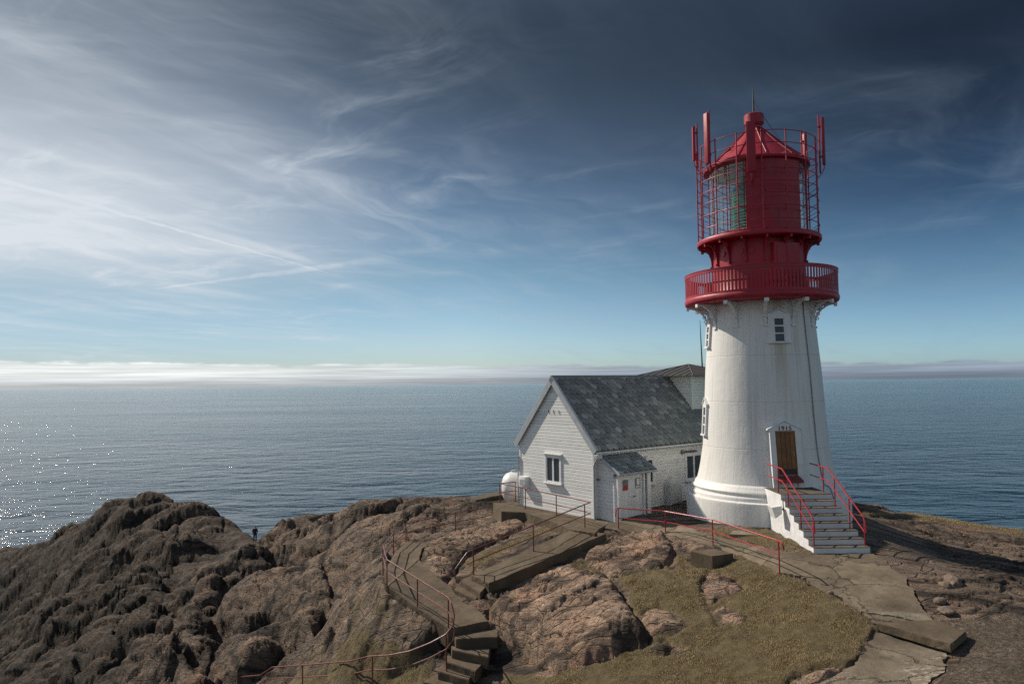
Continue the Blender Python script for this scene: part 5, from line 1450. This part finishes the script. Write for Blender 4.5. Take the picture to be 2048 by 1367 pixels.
def draped(name, poly, lift, mt, label, cat, thick=0.16):
    bm = bmesh.new()
    f = bm.faces.new([bm.verts.new((x, y, 0)) for x, y in poly])
    bmesh.ops.subdivide_edges(bm, edges=bm.edges[:], cuts=3)
    rr = random.Random(5)
    bmesh.ops.subdivide_edges(bm, edges=bm.edges[:], cuts=2)
    V0 = np.array([v.co for v in bm.verts])
    ox, oy = fbm(V0[:, 0] * 0.9, V0[:, 1] * 0.9, 5, 33, 0.65) * 0.34, fbm(V0[:, 0] * 0.9, V0[:, 1] * 0.9, 5, 36, 0.65) * 0.34
    for v, p, q in zip(bm.verts, ox, oy): v.co.x += p; v.co.y += q
    xs = [p[0] for p in poly]; ys = [p[1] for p in poly]
    for ax, lo, hi in ((0, min(xs), max(xs)), (1, min(ys), max(ys))):
        for q in np.arange(lo + 0.12, hi, 0.24):
            co, no = ((q, 0, 0), (1, 0, 0)) if ax == 0 else ((0, q, 0), (0, 1, 0))
            bmesh.ops.bisect_plane(bm, geom=bm.verts[:] + bm.edges[:] + bm.faces[:], plane_co=co, plane_no=no)
    X = np.array([v.co.x for v in bm.verts]); Y = np.array([v.co.y for v in bm.verts])
    Z = hbase(X, Y) + lift + 0.02 * fbm(X * 1.5, Y * 1.5, 3, 71)
    for v, z in zip(bm.verts, Z): v.co.z = z
    top = bm.faces[:]
    r = bmesh.ops.extrude_face_region(bm, geom=top)
    new = [g for g in r['geom'] if isinstance(g, bmesh.types.BMVert)]
    for v in new: v.co.z += 0.0
    bot = set(v for f in top for v in f.verts) - set(new)
    for v in bot: v.co.z -= thick
    bmesh.ops.recalc_face_normals(bm, faces=bm.faces[:])
    c = Vector((sum(xs) / len(xs), sum(ys) / len(ys), 36.3))
    for v in bm.verts: v.co -= c
    me = bpy.data.meshes.new(name); bm.to_mesh(me); bm.free(); me.materials.append(MAT[mt])
    o = bpy.data.objects.new(name, me); col.objects.link(o); o.location = c
    return tag(o, label, cat, kind='structure')
draped('path', PATH_A, 0.03, 'path', 'cracked concrete walkway past the foot of the white steps', 'path')
draped('path', PATH_B, 0.03, 'pathb', 'cracked concrete path with pale flaking patches in the foreground', 'path')

def flat_stone(name, pts, h, mt, label, cat, group=None, dz=0.0):
    mb = MB(); P = [Vector(p) for p in pts]
    mb.prism([(p.x, p.y, p.z + dz) for p in P], [(p.x, p.y, p.z + dz - h) for p in P])
    o = mb.build(name, MAT[mt])
    bv = o.modifiers.new('edge', 'BEVEL'); bv.width = 0.015; bv.segments = 2
    return tag(o, label, cat, group)
flat_stone('paving_slab', [dropped(x, y, 5.74) for x, y in ((1458, 1067), (1466, 1060), (1519, 1061), (1526, 1070))], 0.12, 'slab', 'pale flat slab lying in the turf against the lighthouse foot', 'slab', 'flat slabs in the turf')
flat_stone('paving_slab', [dropped(x, y, 5.78) for x, y in ((1524, 1072), (1557, 1071), (1575, 1081), (1535, 1085))], 0.12, 'slab', 'smaller pale flat slab in the turf nearer the white steps', 'slab', 'flat slabs in the turf')
flat_stone('concrete_block', [dropped(x, y, 5.86) for x, y in ((1381, 1101), (1425, 1111), (1467, 1106), (1427, 1096))], 0.75, 'conc', 'square grey concrete block standing on the turf below the railing', 'block')
rp_ = draped('repair_patch', gpoly([(1722, 1224), (1760, 1234), (1806, 1242), (1850, 1249), (1879, 1251), (1866, 1238), (1846, 1231), (1815, 1228), (1770, 1230)]), 0.06, 'slab', 'pale concrete patch across the end of the cracked path', 'patch', 0.05)
del rp_['kind']

# old concrete walls on the ridge
def low_wall(pix, h, label, back=1.6, mt='dark'):
    mb = MB()
    P = [at(*p) for p in pix]
    d = Vector((P[-1].x - P[0].x, P[-1].y - P[0].y, 0)).normalized(); nb = Vector((-d.y, d.x, 0))
    if nb.y < 0: nb = -nb
    for a, b, ha, hb in zip(P, P[1:], h, h[1:]):
        mb.prism([a, b, b + nb * back, a + nb * back], [a - Vector((0, 0, ha)), b - Vector((0, 0, hb)), b + nb * back - Vector((0, 0, hb)), a + nb * back - Vector((0, 0, ha))])
        e = Vector((0, 0, 0.14))
        mb.prism([a + e - nb * 0.12, b + e - nb * 0.12, b + e + nb * back, a + e + nb * back], [a - nb * 0.12 + e * 0.02, b - nb * 0.12 + e * 0.02, b + nb * back + e * 0.02, a + nb * back + e * 0.02])
    return tag(mb.build('concrete_wall', MAT[mt]), label, 'wall')
low_wall([(586, 1052, 60), (612, 1039, 59), (650, 1030, 57), (700, 1024, 54), (740, 1021, 51.5)], [1.6, 1.6, 1.5, 1.4, 1.2], 'long low dark concrete wall on the ridge left of the cottage')
low_wall([(950, 1004, 41.5), (985, 996, 42), (1012, 992, 42)], [1.3, 1.3, 1.3], 'short dark concrete wall beside the white tank', 1.2)

# ------------------------------------------------------------------ pipe railings
def railing(label, top, posts, mid=0.45, r=0.024, mt='rail', mid_range=None):
    """top: rail points (world); posts: (foot, head) pairs; the mid rail runs `mid` below the top one"""
    t = thing('railing', tuple(posts[0][0]), label, 'railing', 'red pipe railings along the walks')
    P = [Vector(p) for p in top]
    Q = []
    for i, p in enumerate(P):                  # slightly rounded bends
        if 0 < i < len(P) - 1:
            Q += [p.lerp(P[i - 1], min(0.12 / max((p - P[i - 1]).length, 1e-3), 0.4)), p.lerp(P[i - 1], 0.02).lerp(p.lerp(P[i + 1], 0.02), 0.5), p.lerp(P[i + 1], min(0.12 / max((p - P[i + 1]).length, 1e-3), 0.4))]
        else: Q.append(p)
    MB().tube(Q, r, 8).build('top_rail', MAT[mt], t, 40)
    a, b = mid_range or (0, len(P))
    MB().tube([p - Vector((0, 0, mid)) for p in P[a:b]], r * 0.85, 8).build('mid_rail', MAT[mt], t, 40)
    for f_, h_ in posts:
        mb = MB(); mb.tube([Vector(f_) - Vector((0, 0, 0.25)), h_], r, 8)
        mb.build('post', MAT[mt], t, 40)
    return t
def up(px, py, drop, h):
    f_ = dropped(px, py, drop); return f_, f_ + Vector((0, 0, h))
pz = [up(1031, 1001, 6.08, 0.97), up(1000, 1005, 6.08, 0.98), up(1051, 1017, 6.08, 0.98), up(1113, 1031, 6.07, 0.95), up(1170, 1055, 6.07, 0.97), up(1067, 1099, 6.64, 0.96), up(947, 1149, 7.40, 0.97)]
wall_end = HM @ Vector((-0.03, HW + 0.02, 0.98))
tops = [wall_end, pz[0][1], pz[1][1], pz[2][1], pz[3][1], at(1181, 1004, 30.0)]
railing('red pipe railing in front of the cottage gable, from tank to porch', tops, pz[:4])
tops = [at(1181, 1004, 30.0), pz[4][1], pz[5][1], pz[6][1], at(934, 1104, 27.3), at(908, 1141, 27.0), at(913, 1163, 26.9)]
railing('red pipe railing down the straight concrete ramp', tops, pz[4:], mid_range=(0, 5))
pz = [up(1237, 1055, 6.06, 0.82), up(1331, 1062, 6.02, 0.80), up(1426, 1086, 5.98, 0.87), up(1559, 1138, 5.94, 0.89)]
tops = [at(1231, 1033, 29.4), at(1232, 1019, 29.5), pz[0][1], pz[1][1], pz[2][1], pz[3][1], at(1565, 1086, 22.3), at(1568, 1099, 22.3)]
railing('red pipe railing from the porch past the lighthouse foot', tops, pz, mid=0.42, mt='rail2', mid_range=(2, 6))
pz = [up(911, 1062, 7.50, 0.92), up(812, 1083, 7.80, 0.90), up(787, 1105, 7.70, 0.90), up(766, 1138, 7.42, 0.95), up(774, 1172, 7.44, 0.97), up(835, 1213, 7.74, 0.97), up(897, 1254, 7.98, 0.96), (at(893, 1327, 22.9), at(892, 1268, 22.9)), (at(745, 1360, 24.3), at(745, 1311, 24.3)), (at(605, 1380, 28.0), at(605, 1329, 28.0)), (at(455, 1405, 33), at(455, 1355, 33)), (at(385, 1410, 35.2), at(385, 1363, 35.2))]
tops = [at(985, 1012, 39), at(960, 1017, 38)] + [p[1] for p in pz[:7]] + [at(903, 1206, 23.1), at(909, 1230, 22.9), at(906, 1250, 22.8), at(892, 1268, 22.7), at(860, 1285, 22.8), at(820, 1301, 23.1), at(780, 1309, 23.6), at(745, 1311, 24.3),
        at(735, 1312, 24.5), at(700, 1321, 25.4), at(605, 1329, 28.0), at(545, 1333, 29.8), at(520, 1349, 31.2), at(455, 1355, 33), at(440, 1361, 33.6), at(375, 1362.5, 35.5)]
railing('long red pipe railing curling round the lower path and down to the left edge', tops, pz, mid=0.45)

# ------------------------------------------------------------------ loose stones beside the right path
def stone(name, px, py, size, label, seed, tint='conc', group=None):
    P = hit(px, py)
    bm = bmesh.new(); bmesh.ops.create_icosphere(bm, subdivisions=4, radius=1.0)
    co = np.array([v.co for v in bm.verts])
    n1 = fbm(co[:, 0] * 1.3 + seed, co[:, 1] * 1.3 + co[:, 2] * 0.9, 4, seed)
    n2 = billow(co[:, 0] * 2.2 + co[:, 2] + seed, co[:, 1] * 2.2, 3, seed + 2)
    for v, a, b in zip(bm.verts, n1, n2):
        k = 1 + 0.35 * a + 0.25 * b
        v.co = Vector((round(v.co.x * 2.2) / 2.2 * 0.35 + v.co.x * 0.65, v.co.y, v.co.z)) * k
        v.co = Vector((v.co.x * size[0], v.co.y * size[1], v.co.z * size[2]))
    me = bpy.data.meshes.new(name); bm.to_mesh(me); bm.free(); me.shade_smooth()
    me.materials.append(MAT['stone'])
    o = bpy.data.objects.new(name, me); col.objects.link(o)
    o.location = (P[0], P[1], float(H(P[0], P[1])) + size[2] * 0.25); o.rotation_euler = (0.1, -0.08, seed)
    return tag(o, label, 'rock', group)
def m_stone():
    m, t, b, o = mat('loose_gneiss')
    P = geo(t)
    c = t.ramp(t.noise(t.mapping(P, (3, 3, 9)), 1.0, 6, 0.65), [(0.3, (0.07, 0.055, 0.045)), (0.5, (0.15, 0.11, 0.085)), (0.75, (0.24, 0.17, 0.13))])
    t.put(b.inputs['Base Color'], c); b.inputs['Roughness'].default_value = 0.85
    t.put(b.inputs['Normal'], t.bump(t.noise(P, 14, 6, 0.7), 0.7, 0.04))
    return m
MAT['stone'] = m_stone()
stone('boulder', 1905, 1160, (0.42, 0.22, 0.16), 'long reddish boulder on the bare soil right of the path', 1.3)
stone('boulder', 1893, 1170, (0.20, 0.15, 0.10), 'small flat boulder just below the long reddish one', 2.1)
stone('boulder', 1880, 1205, (0.17, 0.14, 0.11), 'grey boulder at the right edge of the cracked path', 3.7)
stone('boulder', 1893, 1222, (0.34, 0.20, 0.08), 'flat slab-like boulder beside the pale concrete patch', 4.4)
stone('boulder', 865, 1087, (0.26, 0.20, 0.14), 'dark boulder at the far end of the curving path', 5.2)
stone('boulder', 1662, 1193, (0.08, 0.08, 0.06), 'little orange stone at the turf edge left of the path', 6.5)
stone('boulder', 965, 1342, (0.07, 0.06, 0.05), 'tiny stone in the turf right of the lowest step', 7.7)

# ------------------------------------------------------------------ the walker on the far rocks
def person():
    F = FEET
    g = float(H(F[0], F[1]))
    base = Vector((F[0], F[1], g))
    t = thing('person', tuple(base), 'person in a dark jacket and trousers standing on the rocks with their back turned', 'person')
    def skin(name, verts, edges, radii, mt, parent, root=0, sub=2):
        me = bpy.data.meshes.new(name); me.from_pydata([Vector(v) for v in verts], edges, []); 
        o = bpy.data.objects.new(name, me); col.objects.link(o)
        sk = o.modifiers.new('skin', 'SKIN'); sk.use_smooth_shade = True
        if not me.skin_vertices:
            me.attributes.new  # skin layer is made by the modifier
        for v, r in zip(me.skin_vertices[0].data, radii):
            v.radius = r if isinstance(r, tuple) else (r, r)
        me.skin_vertices[0].data[root].use_root = True
        sb = o.modifiers.new('smooth', 'SUBSURF'); sb.levels = sb.render_levels = sub
        bpy.context.view_layer.update()
        m2 = bpy.data.meshes.new_from_object(o.evaluated_get(bpy.context.evaluated_depsgraph_get()))
        o.modifiers.clear(); o.data = m2; m2.name = name
        m2.materials.clear(); m2.materials.append(MAT[mt]); m2.shade_smooth()
        o.parent = parent
        return o
    V = [(0, 0, .95), (0, -.01, 1.12), (0, -.02, 1.32), (0, -.01, 1.46), (0, .0, 1.53), (0, .01, 1.62), (0, .015, 1.72),
         (.10, 0, .90), (.11, .02, .50), (.11, -.02, .09), (.11, .12, .03), (-.10, 0, .90), (-.12, .03, .50), (-.13, -.02, .09), (-.13, .12, .03),
         (.17, -.01, 1.43), (.25, -.03, 1.16), (.22, .10, .95), (.20, .16, .88), (-.17, -.01, 1.43), (-.25, -.03, 1.16), (-.22, .10, .95), (-.20, .16, .88)]
    Ed = [(0, 1), (1, 2), (2, 3), (3, 4), (4, 5), (5, 6), (0, 7), (7, 8), (8, 9), (9, 10), (0, 11), (11, 12), (12, 13), (13, 14), (3, 15), (15, 16), (16, 17), (17, 18), (3, 19), (19, 20), (20, 21), (21, 22)]
    Rd = [(.15, .11), (.145, .10), (.17, .11), (.12, .09), (.055, .055), (.09, .10), (.075, .085), .095, .065, .045, .035, .095, .065, .045, .035, .065, .05, .04, .03, .065, .05, .04, .03]
    body = skin('body', V, Ed, Rd, 'skin', t)
    skin('jacket', [(0, 0, .86), (0, -.01, 1.10), (0, -.02, 1.32), (0, -.01, 1.47), (.17, -.01, 1.43), (.26, -.03, 1.16), (.23, .10, .97), (-.17, -.01, 1.43), (-.26, -.03, 1.16), (-.23, .10, .97)],
         [(0, 1), (1, 2), (2, 3), (3, 4), (4, 5), (5, 6), (3, 7), (7, 8), (8, 9)], [(.19, .145), (.185, .135), (.205, .145), (.13, .11), .09, .075, .06, .09, .075, .06], 'jacket', t)
    skin('trousers', [(0, 0, .93), (.10, 0, .86), (.11, .02, .50), (.11, -.02, .07), (-.10, 0, .86), (-.12, .03, .50), (-.13, -.02, .07)], [(0, 1), (1, 2), (2, 3), (0, 4), (4, 5), (5, 6)], [(.17, .13), .115, .085, .07, .115, .085, .07], 'trouser', t)
    skin('hair', [(0, -.015, 1.66), (0, -.01, 1.745)], [(0, 1)], [(.093, .10), (.075, .085)], 'hair', t, 0, 2)
    for s in (.11, -.13):
        skin('shoe', [(s, -.04, .04), (s, .14, .03)], [(0, 1)], [(.05, .045), (.045, .03)], 'black', t, 0, 1)
    t.rotation_euler = (0, 0, 0.2)
person()

# ------------------------------------------------------------------ winter turf
def turf_blades(n, seed=3):
    rs = np.random.RandomState(seed)
    # density per unit picture area is what matters: pick near the viewer more often
    Y = np.exp(rs.uniform(math.log(14), math.log(40), n)); X = rs.uniform(-0.28, 0.92, n) * Y
    keep = np.zeros(n, bool)
    gn = fbm(X * 1.3, Y * 1.3, 4, 40) * 0.34 + fbm(X * 6, Y * 6, 3, 44) * 0.08
    gr = np.maximum.reduce([sdist(p, X, Y) for p in (GRASS, GRASS2, GRASS4, GRASS5, GRASS6)]) + gn
    keep = gr > -0.02
    for poly, h, w in DOMES:
        gr = np.minimum(gr, 0.06 - sdist(poly, X, Y) - fbm(X * 2.2, Y * 2.2, 3, 78) * 0.12)
    keep = gr > -0.02
    for k in SLABS: keep &= sdist([(p.x, p.y) for p in SLABS[k]], X, Y) < -0.03
    for p in (PATH_A, PATH_B): keep &= sdist(p, X, Y) < -0.02
    keep &= np.hypot(X - LC.x, Y - LC.y) > 3.42
    keep &= ~((X > X0 - 0.03) & (X < X1 + 0.03) & (Y > 24.15) & (Y < 28.4))
    clump = fbm(X * 1.1, Y * 1.1, 3, 81)
    keep &= rs.rand(n) < np.clip(0.5 + 1.6 * clump, 0.03, 1) * (0.15 + 0.85 * sstep(-0.05, 0.45, gr))
    X, Y = X[keep], Y[keep]; clump = clump[keep]
    Z = H(X, Y); m = len(X)
    hgt = (0.016 + 0.034 * rs.rand(m) ** 2) * (1 + 0.9 * np.clip(clump, -0.5, 1)) * np.clip(Y / 22, 0.8, 1.1)
    wid = (0.005 + 0.004 * rs.rand(m)) * Y / 20
    a = rs.uniform(0, 2 * np.pi, m); lean = (0.5 + 0.9 * rs.rand(m)) * hgt; la = rs.normal(0.6, 0.9, m)
    bx, by = np.cos(a) * wid, np.sin(a) * wid
    tx, ty = np.cos(la) * lean, np.sin(la) * lean
    co = np.empty((m, 3, 3))
    co[:, 0] = np.stack([X - bx, Y - by, Z - 0.01], -1); co[:, 1] = np.stack([X + bx, Y + by, Z - 0.01], -1); co[:, 2] = np.stack([X + tx, Y + ty, Z + hgt], -1)
    me = bpy.data.meshes.new('grass')
    me.vertices.add(m * 3); me.vertices.foreach_set('co', co.ravel())
    me.loops.add(m * 3); me.loops.foreach_set('vertex_index', np.arange(m * 3))
    me.polygons.add(m); me.polygons.foreach_set('loop_start', np.arange(0, m * 3, 3)); me.polygons.foreach_set('loop_total', np.full(m, 3))
    me.update()
    mm, t, b, o_ = mat('dry_grass')
    P = geo(t); r = t.n('ShaderNodeNewGeometry').outputs['Random Per Island']
    c = t.ramp(r, [(0.0, (0.20, 0.145, 0.074)), (0.4, (0.285, 0.208, 0.104)), (0.75, (0.37, 0.277, 0.15)), (1.0, (0.47, 0.375, 0.22))])
    c = t.mix(t.rng(t.noise(P, 0.55, 4, 0.6), 0.50, 0.70, 0, 0.22), c, (0.17, 0.155, 0.055))
    c = t.mix(t.rng(t.noise(P, 1.1, 4, 0.6), 0.50, 0.68, 0, 0.6), c, (0.13, 0.085, 0.04))
    t.put(b.inputs['Base Color'], c); b.inputs['Roughness'].default_value = 0.8; b.inputs['Specular IOR Level'].default_value = 0.15
    me.materials.append(mm)
    o = bpy.data.objects.new('grass', me); col.objects.link(o)
    tag(o, 'short dry olive and straw coloured turf between the rocks', 'grass', kind='stuff')
    return m
turf_blades(2000000)
